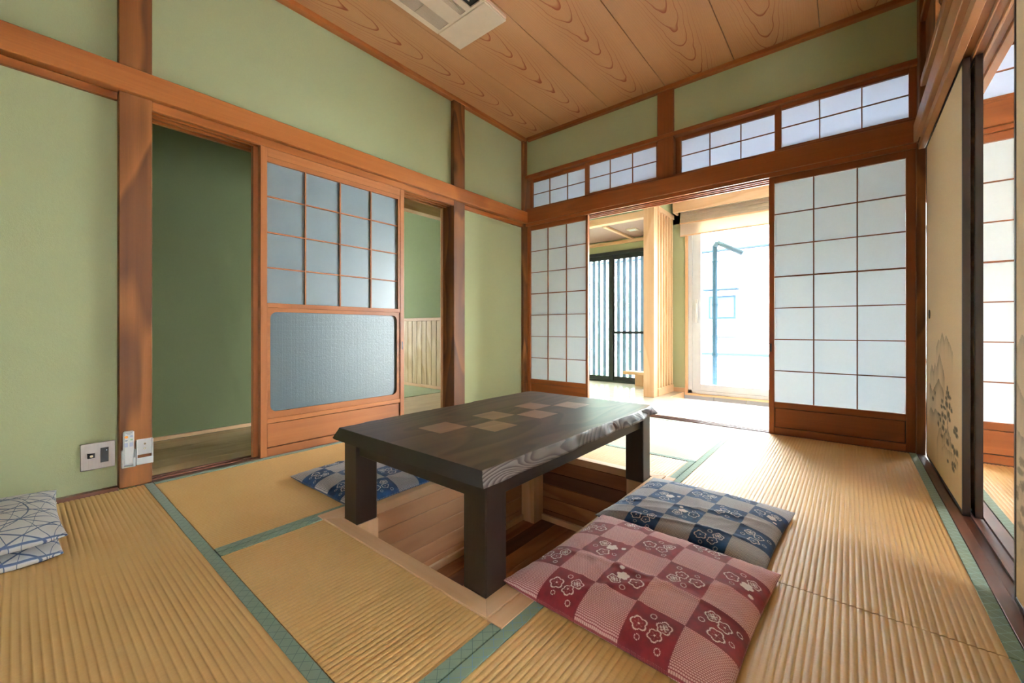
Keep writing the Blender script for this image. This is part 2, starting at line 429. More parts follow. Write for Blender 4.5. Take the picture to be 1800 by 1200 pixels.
# ceiling: cedar boards as planks of the ceiling
ceil = empty('ceiling', (0, 2, ZC), 'low ceiling of wide cedar boards with arched grain', 'ceiling', None, 'structure')
B('backing', plain('ceiling_backing', '5a3a22'), ceil, XL - .15, .62, -.98, 4.8, ZC + .03, ZC + .09, bev=0)
xs = [-3.66, -2.968, -2.277, -1.585, -.894, -.204, .486]
for i in range(len(xs) - 1):
    B('plank', MAT['ceil'], ceil, xs[i] + .003, xs[i + 1] - .003, -.95, 4.75, ZC, ZC + .03, bev=.002)
def mould(label, *a): return trim(cedar('y' if abs(a[3] - a[2]) > abs(a[1] - a[0]) else 'x'), label, *a, bev=.003, cat='moulding')
mould('cedar moulding where the left wall meets the ceiling', XL, -3.53, -.85, 4.62, 3.675, ZC)
mould('cedar moulding where the shoji wall meets the ceiling', -3.53, .42, 4.60, YB + .02, 3.675, ZC)
mould('cedar moulding at the ceiling over the painted panels', .42, .50, -.85, 4.60, 3.66, ZC)
# posts
trim(post(), 'wide cedar post left of the open doorway, holding the remote control', -3.74, -3.54, .415, .575, 0, ZC, cat='post')
trim(post(), 'narrow cedar post right of the frosted glass door', -3.74, -3.545, 3.245, 3.42, 0, ZC, cat='post')
trim(post(), 'slim cedar post in the corner between green wall and shoji', -3.60, -3.557, 4.575, 4.83, -.06, ZC, cat='post')
trim(shojiw('z'), 'thick cedar post between the two pairs of paper transoms', -1.68, -1.50, 4.63, 4.78, 2.69, ZC, cat='post')
trim(post(), 'dark cedar corner post right of the large shoji', .419, .475, 4.625, 4.80, -.06, 2.50, cat='post')
trim(post(), 'dark cedar corner post above the rail, beside the carved transom', .425, .60, 4.50, 4.80, 2.50, ZC, cat='post')
# long rails
trim(cedar('y'), 'long cedar rail running the length of the left wall', -3.62, -3.50, -.85, 4.60, 2.505, 2.66)
trim(cedar('y'), 'cedar head strip under the left rail, left of the wide post', -3.64, -3.575, -.85, .415, 2.455, 2.505)
trim(cedar('y'), 'cedar head strip under the left rail near the corner', -3.64, -3.575, 3.42, 4.60, 2.455, 2.505)
swept(cedar('y'), 'grooved cedar door head over the frosted glass door', [(-3.575, -3.545, .575, 3.245, 2.445, 2.505), (-3.77, -3.575, .575, 3.245, 2.465, 2.505), (-3.625, -3.61, .575, 3.245, 2.445, 2.467), (-3.70, -3.675, .575, 3.245, 2.445, 2.467), (-3.77, -3.74, .575, 3.245, 2.445, 2.467)])
trim(shojiw('x'), 'deep cedar rail below the paper transoms', -3.56, .44, 4.60, 4.74, 2.51, 2.69)
swept(shojiw('x'), 'grooved cedar door head over the shoji', [(-3.56, .42, 4.625, 4.65, 2.47, 2.515), (-3.56, .42, 4.65, 4.86, 2.49, 2.515), (-3.56, .42, 4.705, 4.72, 2.47, 2.492), (-3.56, .42, 4.765, 4.78, 2.47, 2.492), (-3.56, .42, 4.83, 4.86, 2.47, 2.515)])
trim(shojiw('x'), 'cedar head rail over the paper transoms', -3.57, .43, 4.615, 4.78, 3.145, 3.19)
trim(shojiw('x'), 'thin cedar track on which the paper transoms slide', -3.57, .43, 4.63, 4.78, 2.688, 2.72)
trim(rcedar('y'), 'cedar rail over the painted sliding panels', .40, .475, -.85, 4.60, 2.51, 2.65)
swept(rcedar('y'), 'grooved cedar door head over the painted sliding panels', [(.43, .468, -.85, 4.62, 2.45, 2.512), (.468, .64, -.85, 4.62, 2.475, 2.512), (.507, .514, -.85, 4.62, 2.45, 2.477), (.552, .565, -.85, 4.62, 2.45, 2.477), (.6, .64, -.85, 4.62, 2.45, 2.477)])
trim(rcedar('y'), 'cedar rail under the carved transom', .43, .60, -.85, 4.50, 2.90, 2.96)
trim(cedar('y'), 'cedar rail over the carved transom', .43, .60, -.85, 4.50, 3.40, 3.46)
# carved transom on the right wall
ct = empty('carved_transom', (.5, 2, 2.96), 'dark carved wooden transom above the painted panels, high in the right corner', 'transom')
B('stile', post(), ct, .46, .56, 4.05, 4.50, 2.96, 3.40)
bm = bmesh.new(); random.seed(9)
for k in range(9):
    pa = [(.495, .35 + j * .24, 3.02 + .035 * k + .05 * math.sin(j * .9 + k * 1.7)) for j in range(16)]
    for a_, b_ in zip(pa, pa[1:]): cyl(bm, a_, b_, .010, 8)
for i in range(230):
    yy = random.uniform(.4, 4.0); zz = 3.0 + .16 * math.sin(yy * 5) + random.uniform(0, .2)
    M = Matrix.Translation((.485 * S, yy * S, zz * S)) @ Matrix.Rotation(random.uniform(0, 3.1), 4, 'X') @ Matrix.Diagonal((.018, .07 * random.uniform(.5, 1), .02, 1))
    bmesh.ops.create_icosphere(bm, subdivisions=1, radius=S * .9, matrix=M)
link('carving', bm, post('y'), ct)['kind'] = 'stuff'

# sills
swept(sillw('y'), 'dark grooved sill under the frosted glass door', [(-3.70, -3.52, .575, 3.245, -.05, -.008), (-3.545, -3.52, .575, 3.245, -.01, .0), (-3.625, -3.61, .575, 3.245, -.01, .0), (-3.70, -3.675, .575, 3.245, -.01, .0)], cat='sill')
trim(sillw('y'), 'thin dark wood strip along the foot of the left wall near the cushions', XL, -3.555, -.85, .415, -.04, .012, bev=.001, cat='sill')
trim(sillw('y'), 'thin dark wood strip along the foot of the left wall near the corner', XL, -3.555, 3.42, 4.60, -.04, .012, bev=.001, cat='sill')
swept(sillw('x'), 'dark grooved sill under the shoji', [(-3.55, .42, 4.635, 4.83, -.05, -.012), (-3.55, .42, 4.635, 4.652, -.013, .0), (-3.55, .42, 4.708, 4.722, -.013, .0), (-3.55, .42, 4.765, 4.78, -.013, .0), (-3.55, .42, 4.815, 4.83, -.013, .0)], bev=.0005, cat='sill')
swept(sillw('y'), 'wide dark grooved sill under the painted sliding panels', [(.423, .605, -.85, 4.62, -.05, -.012), (.423, .467, -.85, 4.62, -.014, .002), (.506, .514, -.85, 4.62, -.014, .002), (.553, .605, -.85, 4.62, -.014, .002)], bev=.0008, cat='sill')

# ------------------------------------------------------------------ tatami mats
def mat_thing(label, x0, x1, y0, y1, ax, edges, line='42584f', top=None, hole=None, group='straw mats of the room', amp=.0020):
    """ridged rush surface; edges: which sides carry a border strip"""
    t = empty('tatami_mat', ((x0 + x1) / 2, (y0 + y1) / 2, -.04), label, 'mat', group)
    hw = .043; per = .0148 / S; amp = amp / S
    sx0, sx1, sy0, sy1 = x0, x1, y0, y1
    for rc in ([(x0, x1, y0, y1)] if hole is None else [(x0, x1, y0, hole[0]), (x0, x1, hole[1], y1), (x0, hole[2], hole[0], hole[1])]):
        sx0, sx1, sy0, sy1 = rc
        a0, a1 = (sy0, sy1) if ax == 'x' else (sx0, sx1)        # ridges counted across
        verts = []; faces = []
        prof = []; q = a0; 
        prof_t = [0, .12, .32, .5, .68, .88]
        k = 0
        while a0 + k * per < a1:
            for tt in prof_t:
                pos = a0 + (k + tt) * per
                if pos < a1: prof.append((pos, -amp + amp * abs(math.sin(math.pi * tt)) ** .45))
            k += 1
        prof.append((a1, -amp))
        n = 24; l0, l1 = (sx0, sx1) if ax == 'x' else (sy0, sy1)
        for j in range(n + 1):
            q = l0 + (l1 - l0) * j / n
            for (pp, zz) in prof:
                und = .0007 * math.sin(pp * 5.1 + q * 3.3) + .0005 * math.sin(q * 9.7 - pp * 4)
                verts.append(((q if ax == 'x' else pp) * S, (pp if ax == 'x' else q) * S, (zz + und) * S))
        m = len(prof)
        for j in range(n):
            for i in range(m - 1):
                faces.append((j * m + i, j * m + i + 1, (j + 1) * m + i + 1, (j + 1) * m + i))
        bm = bmesh.new(); vv = [bm.verts.new(v) for v in verts]
        for f in faces: bm.faces.new([vv[i] for i in f])
        bx(bm, sx0 + .002, sx1 - .002, sy0 + .002, sy1 - .002, -.044, -.0062)
        o = link('rush_surface', bm, top or tatami(ax), t, smooth=False)
        me = o.data
        for p in me.polygons: p.use_smooth = abs(p.normal.z) > .2 and len(p.vertices) == 4
        if me.polygons[0].normal.z < 0: me.flip_normals()
    for e in edges:
        if e == 'x0': r = (x0, x0 + hw, y0, y1)
        if e == 'x1': r = (x1 - hw, x1, y0, y1)
        if e == 'y0': r = (x0, x1, y0, y0 + hw)
        if e == 'y1': r = (x0, x1, y1 - hw, y1)
        rs = [r]
        if hole is not None and e in ('x1',): rs = [(r[0], r[1], y0, hole[0]), (r[0], r[1], hole[1], y1)]
        for r in rs: B('cloth_border', heri('y' if e[0] == 'x' else 'x', line), t, *r, -.02, .0022, bev=.0008)
    return t
mat_thing('straw mat along the foot of the frosted glass door', -3.52, -2.192, .578, 3.26, 'y', ('x0', 'x1'))
mat_thing('straw mat cut open around the sunken table pit', -2.188, -.90, .578, 3.26, 'y', ('x0', 'x1'), hole=(1.035, 2.822, -2.187))
mat_thing('pale glaring straw mat beyond the table, beside the open shoji', -3.52, -.90, 3.264, 4.632, 'x', ('y0', 'y1'), line='a9c9c0', top=tatami('x', 'dcd2b4', 'd2c6a4'))  # paler rush colours put the window sheen into this mat
mat_thing('straw mat in front of the large closed shoji', -.896, .42, 1.932, 4.632, 'y', ('x0', 'x1'), line='8fb0a4')
mat_thing('straw mat beside the painted sliding panel, under the red cushion', -.896, .42, -.80, 1.926, 'y', ('x0', 'x1'), line='5f8296')
mat_thing('broad-ribbed straw mat along the near left, under the white cushions', -3.52, -.90, -.80, .574, 'x', ('y0', 'y1'), amp=.0030)
for i, (a, b) in enumerate(((.61, 1.94), (1.944, 3.27))):
    mat_thing(['straw mat in the next room, seen through the gap between painted panels', 'far straw mat in the next room behind the painted panels'][i], a, b, 1.9, 4.62, 'y', ('x0', 'x1'), line='8fb0a4', group='straw mats of the next room')
mat_thing('near straw mat in the next room behind the near painted panel', .61, 3.27, -.85, 1.896, 'y', ('x0', 'x1'), group='straw mats of the next room')

# ------------------------------------------------------------------ sunken pit
pit = empty('sunken_pit', (-1.55, 1.93, -.54), 'sunken foot well lined with cedar planks and a pale frame under the table', 'foot well')
OX0, OX1, IX0, IX1, OY0, OY1, IY0, IY1 = -2.135, -.965, -2.065, -1.035, 1.035, 2.822, 1.105, 2.755
def quadprism(name, mat, parent, pts, z0, z1):
    bm = bmesh.new(); lo = [bm.verts.new((p[0] * S, p[1] * S, z0 * S)) for p in pts]; hi = [bm.verts.new((p[0] * S, p[1] * S, z1 * S)) for p in pts]
    bm.faces.new(lo[::-1]); bm.faces.new(hi); n = len(pts)
    for i in range(n): bm.faces.new((lo[i], lo[(i + 1) % n], hi[(i + 1) % n], hi[i]))
    bmesh.ops.bevel(bm, geom=list(bm.edges), offset=.0012, segments=1, profile=.5, affect='EDGES')
    return link(name, bm, mat, parent)
HT = .008
quadprism('frame_rail', hinoki('x'), pit, [(OX0, OY0), (OX1, OY0), (IX1, IY0), (IX0, IY0)], -.045, HT)
quadprism('frame_rail', hinoki('y'), pit, [(OX1, OY0), (OX1, OY1), (IX1, IY1), (IX1, IY0)], -.045, HT)
quadprism('frame_rail', hinoki('x'), pit, [(OX1, OY1), (OX0, OY1), (IX0, IY1), (IX1, IY1)], -.045, HT)
quadprism('frame_rail', hinoki('y'), pit, [(OX0, OY1), (OX0, OY0), (IX0, IY0), (IX0, IY1)], -.045, HT)
B('edge_strip', hinoki('y'), pit, -.963, -.895, 1.032, 2.822, -.04, .004)
B('edge_strip', hinoki('y'), pit, -2.205, -2.137, 1.032, 2.822, -.04, .004)
random.seed(3)
zz = [-.045, -.15, -.255, -.36, -.465, -.545]
for k in range(5):
    a, b = zz[k + 1], zz[k]
    B('plank', pitw('y'), pit, IX0 - .02, IX0, IY0, IY1, a + .002, b - .002, bev=.0018)
    B('plank', pitw('y'), pit, IX1, IX1 + .02, IY0, IY1, a + .002, b - .002, bev=.0018)
    B('plank', pitw('x'), pit, IX0, IX1, IY0 - .02, IY0, a + .002, b - .002, bev=.0018)
    B('plank', pitd('x') if k == 1 else pitm('x'), pit, IX0, IX1, IY1, IY1 + .02, a + .002, b - .002, bev=.0018)
for k in range(8):
    a = IX0 + (IX1 - IX0) * k / 8; b = IX0 + (IX1 - IX0) * (k + 1) / 8
    B('floor_plank', pitd('y') if k in (1, 4) else pitm('y'), pit, a + .0015, b - .0015, IY0, IY1, -.575, -.545, bev=.0015)
for (a, b, c, d) in ((IX0, IX0 + .022, IY0, IY1), (IX1 - .022, IX1, IY0, IY1), (IX0, IX1, IY0, IY0 + .022), (IX0, IX1, IY1 - .022, IY1)):
    B('base_strip', hinoki('y' if b - a < .1 else 'x'), pit, a, b, c, d, -.545, -.50)
PW = .128
for (a, c) in ((IX0, IY0), (IX1 - PW, IY0), (IX0, IY1 - PW), (IX1 - PW, IY1 - PW)):
    B('corner_post', hinoki('z'), pit, a + .001, a + PW, c + .001, c + PW, -.545, .0)
for q in ((OX0, OX1, OY0, OY1, -.62, -.577), (OX0 - .02, IX0 - .022, OY0, OY1, -.6, -.048), (IX1 + .022, OX1 + .02, OY0, OY1, -.6, -.048), (IX0 - .02, IX1 + .02, OY0, IY0 - .022, -.6, -.048), (IX0 - .02, IX1 + .02, IY1 + .022, OY1, -.6, -.048)):
    B('backing', plain('pit_backing', '4b3828'), pit, *q, bev=0)

# ------------------------------------------------------------------ table
tb = empty('low_table', (-1.55, 1.93, 0), 'low dark wooden table with a wavy natural edge and a checkered inlay, over the pit', 'table')
ZT, ZU = .487, .428
bm = bmesh.new(); N = 150; rows = []
def wave(t, seed):
    r = random.Random(seed); v = 0
    for k in range(7): v += math.sin(t * (3.2 + 3.1 * k) + r.uniform(0, 6.3)) * r.uniform(.3, 1) / (1 + .55 * k)
    return v
for j in range(N + 1):
    t = j / N; y0 = 1.083 + t * 1.68
    far = .35 + .65 * min(1, max(0, (t - .3) * 2.5))
    wr = wave(t * 4, 5) * .0062 * far; wr2 = wave(t * 4 + .25, 5) * .0085 * far
    sc = .012 * (abs(math.sin(t * 13.0 + 1.2)) ** .5 - .7) * far
    wl = wave(t * 4, 8) * .006; wl2 = wave(t * 4 + .3, 8) * .008
    xr = -1.028 + wr + sc; xrb = -1.006 + wr2 + sc * .8; xl = -2.078 + wl; xlb = -2.108 + wl2
    yb = y0 + (.02 * (t - .5) * 2)
    ring = [(xl, y0, ZT), (xr - .006, y0, ZT), (xr, y0, ZT - .004), (xr + (xrb - xr) * .35 - .003, y0 + (yb - y0) * .4, ZT - .022), (xrb - .002, yb, ZU + .014), (xrb, yb, ZU + .004), (xrb - .012, yb, ZU),
            (xlb + .012, yb, ZU), (xlb, yb, ZU + .006), (xl - .004, y0, ZT - .006)]
    rows.append([bm.verts.new((a * S, b * S, c * S)) for a, b, c in ring])
nr = len(rows[0])
for j in range(N):
    for i in range(nr):
        k = (i + 1) % nr
        f = bm.faces.new((rows[j][i], rows[j][k], rows[j + 1][k], rows[j + 1][i]))
        f.material_index = 1 if i in (1, 2, 3, 4, 5, 8) else 0
        f.smooth = i in (1, 2, 3, 4, 5)
bm.faces.new(rows[0]).material_index = 2; bm.faces.new(rows[-1][::-1]).material_index = 2  # slab ends take the darker leg wood to stand for their shade
bm.normal_update()
o = link('table_top', bm, [tblw('y'), MAT['live'], legw('x')], tb)
for i in range(6):
    cx = -1.652 if i % 2 == 0 else -1.468; cy = 1.435 + .1975 * i
    B('inlay', MAT['inlay'], tb, cx - .088, cx + .088, cy - .094, cy + .094, ZT - .006, ZT + .0006, bev=.0003)
for (a, c) in ((-2.062, 1.108), (-1.037 - .122, 1.108), (-2.062, 2.73 - .125), (-1.037 - .122, 2.73 - .125)):
    B('leg', legw('z'), tb, a, a + .122, c, c + .12, .0005, ZU - .0005, bev=.004)
for (c0, c1) in ((1.123, 1.165), (2.67, 2.712)): B('apron', legw('x'), tb, -1.94, -1.159, c0, c1, .355, ZU - .001)
for (a0, a1) in ((-2.045, -2.0), (-1.098, -1.055)): B('apron', legw('y'), tb, a0, a1, 1.228, 2.605, .355, ZU - .001)

# ------------------------------------------------------------------ cushions
def cushion(label, cx, cy, wx, wy, h, rot, mat, group, z0=0.0, seed=1, wr=1.0, cat='floor cushion', sag=0.0):
    r = random.Random(seed); N = 96
    bm = bmesh.new(); uvl = bm.loops.layers.uv.new('UVMap')
    ws = [(r.uniform(-1, 1), r.uniform(-1, 1), r.uniform(0, 6.3), r.uniform(.4, 1)) for _ in range(12)]
    def shape(u, v, top):
        ax, ay = abs(u), abs(v)
        e = max(0.0, 1 - ax ** 5) ** .5 * max(0.0, 1 - ay ** 5) ** .5 * (1 - .16 * ax * ax - .16 * ay * ay)
        pin = .035 * (1 - ay ** 2) * ax ** 3; pin2 = .035 * (1 - ax ** 2) * ay ** 3
        px = u * (1 - pin); py = v * (1 - pin2)
        n = 0
        for a, b, ph, am in ws: n += am * math.sin((a * u + b * v) * 9 + ph + 1.3 * math.sin(2.2 * u + ph) + 1.1 * math.sin(2.7 * v - ph))
        n /= 6
        crease = sum(am * math.exp(-((u * math.cos(ph) + v * math.sin(ph) - a * .7) / .035) ** 2) for a, b, ph, am in ws[:6])
        edgep = .02 * math.sin(ax * 37 + ph) * (ay ** 6) + .02 * math.sin(ay * 31 + ph) * (ax ** 6)
        if top: z = .22 * h * (.35 + .65 * (ax * ay) ** 3) + h * .80 * e * (1 + .06 * n * wr) + .075 * h * crease * e * wr + h * edgep * e ** .3
        else: z = .22 * h * (.35 + .65 * (ax * ay) ** 3) - .22 * h * min(1, e * 3)
        if ax > .985 or ay > .985: pass
        return px * wx / 2, py * wy / 2, max(z, .001)
    c, s_ = math.cos(R(rot)), math.sin(R(rot))
    def mk(top):
        vs = {}
        for i in range(N + 1):
            for j in range(N + 1):
                if not top and (i in (0, N) or j in (0, N)): continue
                u = math.sin((i / N * 2 - 1) * math.pi / 2 * .92) / math.sin(math.pi / 2 * .92); v = math.sin((j / N * 2 - 1) * math.pi / 2 * .92) / math.sin(math.pi / 2 * .92)
                x, y, z = shape(u, v, top)
                vs[i, j] = (bm.verts.new(((cx + x * c - y * s_) * S, (cy + x * s_ + y * c) * S, (z0 + z) * S)), (u / 2 + .5, v / 2 + .5))
        return vs
    T = mk(True); Bt = mk(False)
    for i in range(N + 1):
        for j in range(N + 1):
            if (i, j) not in Bt: Bt[i, j] = T[i, j]
    for V_, fl in ((T, False), (Bt, True)):
        for i in range(N):
            for j in range(N):
                q = [V_[i, j], V_[i + 1, j], V_[i + 1, j + 1], V_[i, j + 1]]
                if fl: q = q[::-1]
                f = bm.faces.new([k[0] for k in q]); f.smooth = True
                for lp, k in zip(f.loops, q): lp[uvl].uv = k[1]
    o = link('cushion', bm, mat, None, origin=(cx, cy, z0)); o.name = 'floor_cushion'
    return tag(o, label, cat, group)
CG = 'square floor cushions'
cushion('crimson and pink checkered cushion with plum blossoms, nearest the viewer', -.625, 1.575, .80, .77, .095, -2.5, REDC, CG, .004, seed=3)
cushion('navy checkered cushion touching the far side of the crimson one', -.63, 2.30, .78, .74, .085, -3, BLUEC, CG, .004, seed=5)
cushion('navy checkered cushion on the far side of the table, by the frosted door', -2.50, 1.56, .79, .77, .085, 1, BLUEC, CG, .004, seed=8)
cushion('white cushion with blue lines, topmost of the pair by the left wall', -3.06, -.25, .80, .80, .085, 0, LINEN, CG, .078, seed=11, wr=.5)
cushion('white cushion with blue lines, under another by the left wall', -3.08, -.255, .82, .80, .085, -1, LINEN, CG, .002, seed=14, wr=.5)

# ------------------------------------------------------------------ sliding panels
def shoji_x(name, label, x0, x1, yf, z0, z1, gx, gz, wood_, paper_, panel=None, th=.045, group=None, mid=None, midw=.012, cat='sliding door', barw=.009):
    """panel in the x-z plane; yf: room-side face; gx / gz: outer edges of paper field and inner bar positions"""
    t = empty(name, ((x0 + x1) / 2, yf + th / 2, z0), label, cat, group, 'structure')
    B('stile', wood_('z'), t, x0, gx[0], yf, yf + th, z0, z1); B('stile', wood_('z'), t, gx[-1], x1, yf, yf + th, z0, z1)
    B('rail', wood_('x'), t, gx[0], gx[-1], yf + .002, yf + th - .002, gz[-1], z1)
    if panel:
        B('rail', wood_('x'), t, gx[0], gx[-1], yf + .002, yf + th - .002, panel[1], gz[0])
        B('rail', wood_('x'), t, gx[0], gx[-1], yf + .002, yf + th - .002, z0, panel[0])
        B('lower_board', wood_('x'), t, gx[0] + .006, gx[-1] - .006, yf + .014, yf + .03, panel[0] + .006, panel[1] - .006)
        B('panel_backing', plain('dark_joint', '2a140b'), t, gx[0], gx[-1], yf + .024, yf + .036, panel[0], panel[1], bev=0)
    else: B('rail', wood_('x'), t, gx[0], gx[-1], yf + .002, yf + th - .002, z0, gz[0])
    for x in gx[1:-1]: B('lattice_bar', wood_('z'), t, x - barw / 2, x + barw / 2, yf + .008, yf + .026, gz[0], gz[-1], bev=.0008)
    for k, z in enumerate(gz[1:-1]):
        bw = midw if mid == k + 1 else barw * .9
        B('lattice_bar', wood_('x'), t, gx[0], gx[-1], yf + .006 - (.004 if mid == k + 1 else 0), yf + .024, z - bw / 2, z + bw / 2, bev=.0008)
    for i in range(len(gx) - 1):
        for k in range(len(gz) - 1):
            B('paper_pane', paper_, t, gx[i] + .0005, gx[i + 1] - .0005, yf + .0275, yf + .029, gz[k] + .0005, gz[k + 1] - .0005, bev=0)
    return t
def lsp(a, b, n): return [a + (b - a) * i / n for i in range(n + 1)]
GZ = lsp(.307, 2.414, 7)
d = shoji_x('door_1', 'narrow-looking shoji standing at the far left, beside the green wall', -3.555, -2.585, 4.665, 0.0, 2.478, lsp(-3.507, -2.616, 3), GZ, shojiw, PAPER, (.062, .25), mid=4, group='shoji of the room')
B('finger_pull', BLACK, d, -2.606, -2.596, 4.661, 4.667, .81, .90)
d = shoji_x('door_2', 'large shoji closed at the right, in front of the painted panel corner', -.602, .418, 4.658, 0.0, 2.478, lsp(-.558, .361, 3), GZ, shojiw, PAPER, (.062, .252), mid=4, group='shoji of the room')
B('finger_pull', BLACK, d, -.592, -.578, 4.654, 4.66, .79, .87)
# stacked behind the far left one
d = shoji_x('door_3', 'second shoji slid behind the far left one, only its edge showing', -3.545, -2.565, 4.722, 0.0, 2.478, lsp(-3.50, -2.61, 3), GZ, hinoki, PAPER, (.062, .25), mid=4, group='shoji of the room', th=.04) if False else None
# transoms
TZ = [2.745, 2.93, 3.105]
for i, (a, b, g0, g1, yf, lb) in enumerate(((-3.535, -2.60, -3.49, -2.632, 4.70, 'first small paper transom panel from the green wall'), (-2.622, -1.682, -2.565, -1.70, 4.655, 'second paper transom panel, left of the thick post'),
        (-1.498, -.53, -1.44, -.56, 4.70, 'third paper transom panel, right of the thick post'), (-.548, .425, -.50, .378, 4.655, 'fourth paper transom panel, above the large shoji'))):
    shoji_x('window_%d' % (i + 1), lb, a, b, yf, 2.72, 3.147, lsp(g0, g1, 3), TZ, shojiw, TPAPER, None, th=.035, group='paper transoms', cat='transom window', barw=.008)
# next room: same wall goes on
trim(shojiw('x'), 'cedar rail in the next room below its transoms', .60, 4.4, 4.60, 4.74, 2.51, 2.69)
trim(shojiw('x'), 'cedar door head in the next room', .60, 4.4, 4.63, 4.86, 2.475, 2.512)
trim(shojiw('x'), 'cedar head rail in the next room over its transoms', .60, 4.4, 4.615, 4.78, 3.145, 3.19)
trim(shojiw('x'), 'cedar track in the next room under its transoms', .60, 4.4, 4.63, 4.78, 2.688, 2.72)
trim(sillw('x'), 'dark sill under the shoji of the next room', .60, 4.4, 4.635, 4.83, -.05, .0, cat='sill')
for i in range(4):
    a = .64 + i * .93
    lb = ['shoji of the next room, seen in the gap between the painted panels', 'second shoji of the next room from the gap', 'third shoji of the next room from the gap', 'last shoji of the next room, farthest from the gap'][i]
    shoji_x('door_%d' % (4 + i), lb, a, a + .95, 4.66, 0, 2.478, lsp(a + .045, a + .905, 3) if i else [a + .045, .955, a + .905], GZ, shojiw, PAPER, (.062, .25), mid=4, group='shoji of the next room')
    lb = ['paper transom of the next room, seen in the gap between painted panels', 'second paper transom of the next room', 'third paper transom of the next room', 'last paper transom of the next room'][i]
    shoji_x('window_%d' % (5 + i), lb, a, a + .95, 4.66, 2.72, 3.147, [a + .045, .97, a + .905] if i == 0 else lsp(a + .045, a + .905, 3), TZ, shojiw, TPAPER, None, th=.035, group='paper transoms of the next room', cat='transom window', barw=.008)

# frosted glass sliding door on the left wall (plane x, runs along y)
def P(bm, pts, x0, x1):
    a = [bm.verts.new((x0 * S, p[0] * S, p[1] * S)) for p in pts]; b = [bm.verts.new((x1 * S, p[0] * S, p[1] * S)) for p in pts]
    bm.faces.new(a); bm.faces.new(b[::-1]); n = len(pts)
    for i in range(n): bm.faces.new((a[i], b[i], b[(i + 1) % n], a[(i + 1) % n]))
d = empty('door_8', (-3.575, 1.89, 0), 'cedar sliding door with frosted panes above and one large patterned pane below', 'sliding door', None, 'structure')
XF, XBk = -3.555, -3.61
B('stile', frame('z'), d, XBk, XF, 1.222, 1.270, -.004, 2.455); B('stile', frame('z'), d, XBk, XF, 2.515, 2.562, -.004, 2.455)
B('stile', frame('z'), d, XBk - .05, XBk - .004, 1.190, 1.24, -.004, 2.455)   # edge of the leaf stacked behind
B('rail', frame('y'), d, XBk, XF - .002, 1.270, 2.515, 2.375, 2.455)
B('rail', frame('y'), d, XBk, XF - .006, 1.270, 2.515, 2.338, 2.375)
B('rail', frame('y'), d, XBk, XF - .002, 1.270, 2.515, 1.178, 1.215)
B('rail', frame('y'), d, XBk, XF - .002, 1.270, 2.515, .257, .295)
B('rail', frame('y'), d, XBk, XF - .002, 1.270, 2.515, -.004, .060)
B('panel_backing', plain('dark_joint', '2a140b'), d, XBk + .01, XBk + .02, 1.270, 2.515, .06, .257, bev=0)
B('lower_board', frame('y'), d, XBk + .02, XF - .014, 1.276, 2.509, .066, .251)
ys = [1.270, 1.571, 1.879, 2.189, 2.490]; zs = [1.215, 1.497, 1.778, 2.063, 2.338]
for y in ys[1:-1]: B('lattice_bar', frame('z'), d, XF - .026, XF - .012, y - .006, y + .006, 1.215, 2.338, bev=.0008)
B('lattice_bar', frame('z'), d, XF - .028, XF - .004, 2.490, 2.516, 1.215, 2.338, bev=.0008)
for z in zs[1:-1]: B('lattice_bar', frame('y'), d, XF - .025, XF - .013, 1.270, 2.49, z - .0055, z + .0055, bev=.0008)
for i in range(4):
    for k in range(4): B('glass_pane', FROST, d, XF - .030, XF - .027, ys[i] + .001, ys[i + 1] - .001, zs[k] + .001, zs[k + 1] - .001, bev=0)
# inner moulding with rounded corners around the big pane
bm = bmesh.new(); ya, yb_, za, zb = 1.270, 2.515, .295, 1.178; ia, ib, ja, jb, rr = 1.296, 2.480, .345, 1.145, .05
def rrect(a, b, c, dd, r, n=6):
    pts = []
    for (cx, cy, s0) in ((b - r, dd - r, 0), (a + r, dd - r, 90), (a + r, c + r, 180), (b - r, c + r, 270)):
        for i in range(n + 1): pts.append((cx + r * math.cos(R(s0 + 90 * i / n)), cy + r * math.sin(R(s0 + 90 * i / n))))
    return pts
inner = rrect(ia, ib, ja, jb, rr)
outer = []
for (py, pz) in inner:
    cy, cz = (ia + ib) / 2, (ja + jb) / 2
    dy, dz = py - cy, pz - cz
    k = min(((yb_ if dy > 0 else ya) - cy) / dy if abs(dy) > 1e-6 else 9e9, ((zb if dz > 0 else za) - cz) / dz if abs(dz) > 1e-6 else 9e9)
    outer.append((cy + dy * k, cz + dz * k))
n = len(inner)
for x in (XF - .010, XBk + .01):
    A = [bm.verts.new((x * S, p[0] * S, p[1] * S)) for p in inner]; O = [bm.verts.new((x * S, p[0] * S, p[1] * S)) for p in outer]
    for i in range(n): bm.faces.new((A[i], A[(i + 1) % n], O[(i + 1) % n], O[i]))
    if x == XF - .010: A0, O0 = A, O
for i in range(n): bm.faces.new((A0[i], A0[(i + 1) % n], A[(i + 1) % n], A[i]))
link('pane_moulding', bm, frame('y'), d)
for yy, zz_ in ((ya, zb), (ya, za), (yb_, zb), (yb_, za)):      # square the corners behind the moulding
    B('corner_block', frame('y'), d, XBk + .012, XF - .0115, min(yy, yy + (.03 if yy == ya else -.03)), max(yy, yy + (.03 if yy == ya else -.03)), min(zz_, zz_ + (.03 if zz_ == za else -.03)), max(zz_, zz_ + (.03 if zz_ == za else -.03)), bev=0)
B('glass_pane', FROSTP, d, XF - .036, XF - .030, 1.28, 2.50, .32, 1.17, bev=0)
B('finger_pull', BLACK, d, XF - .002, XF + .002, 2.532, 2.545, .80, .88)

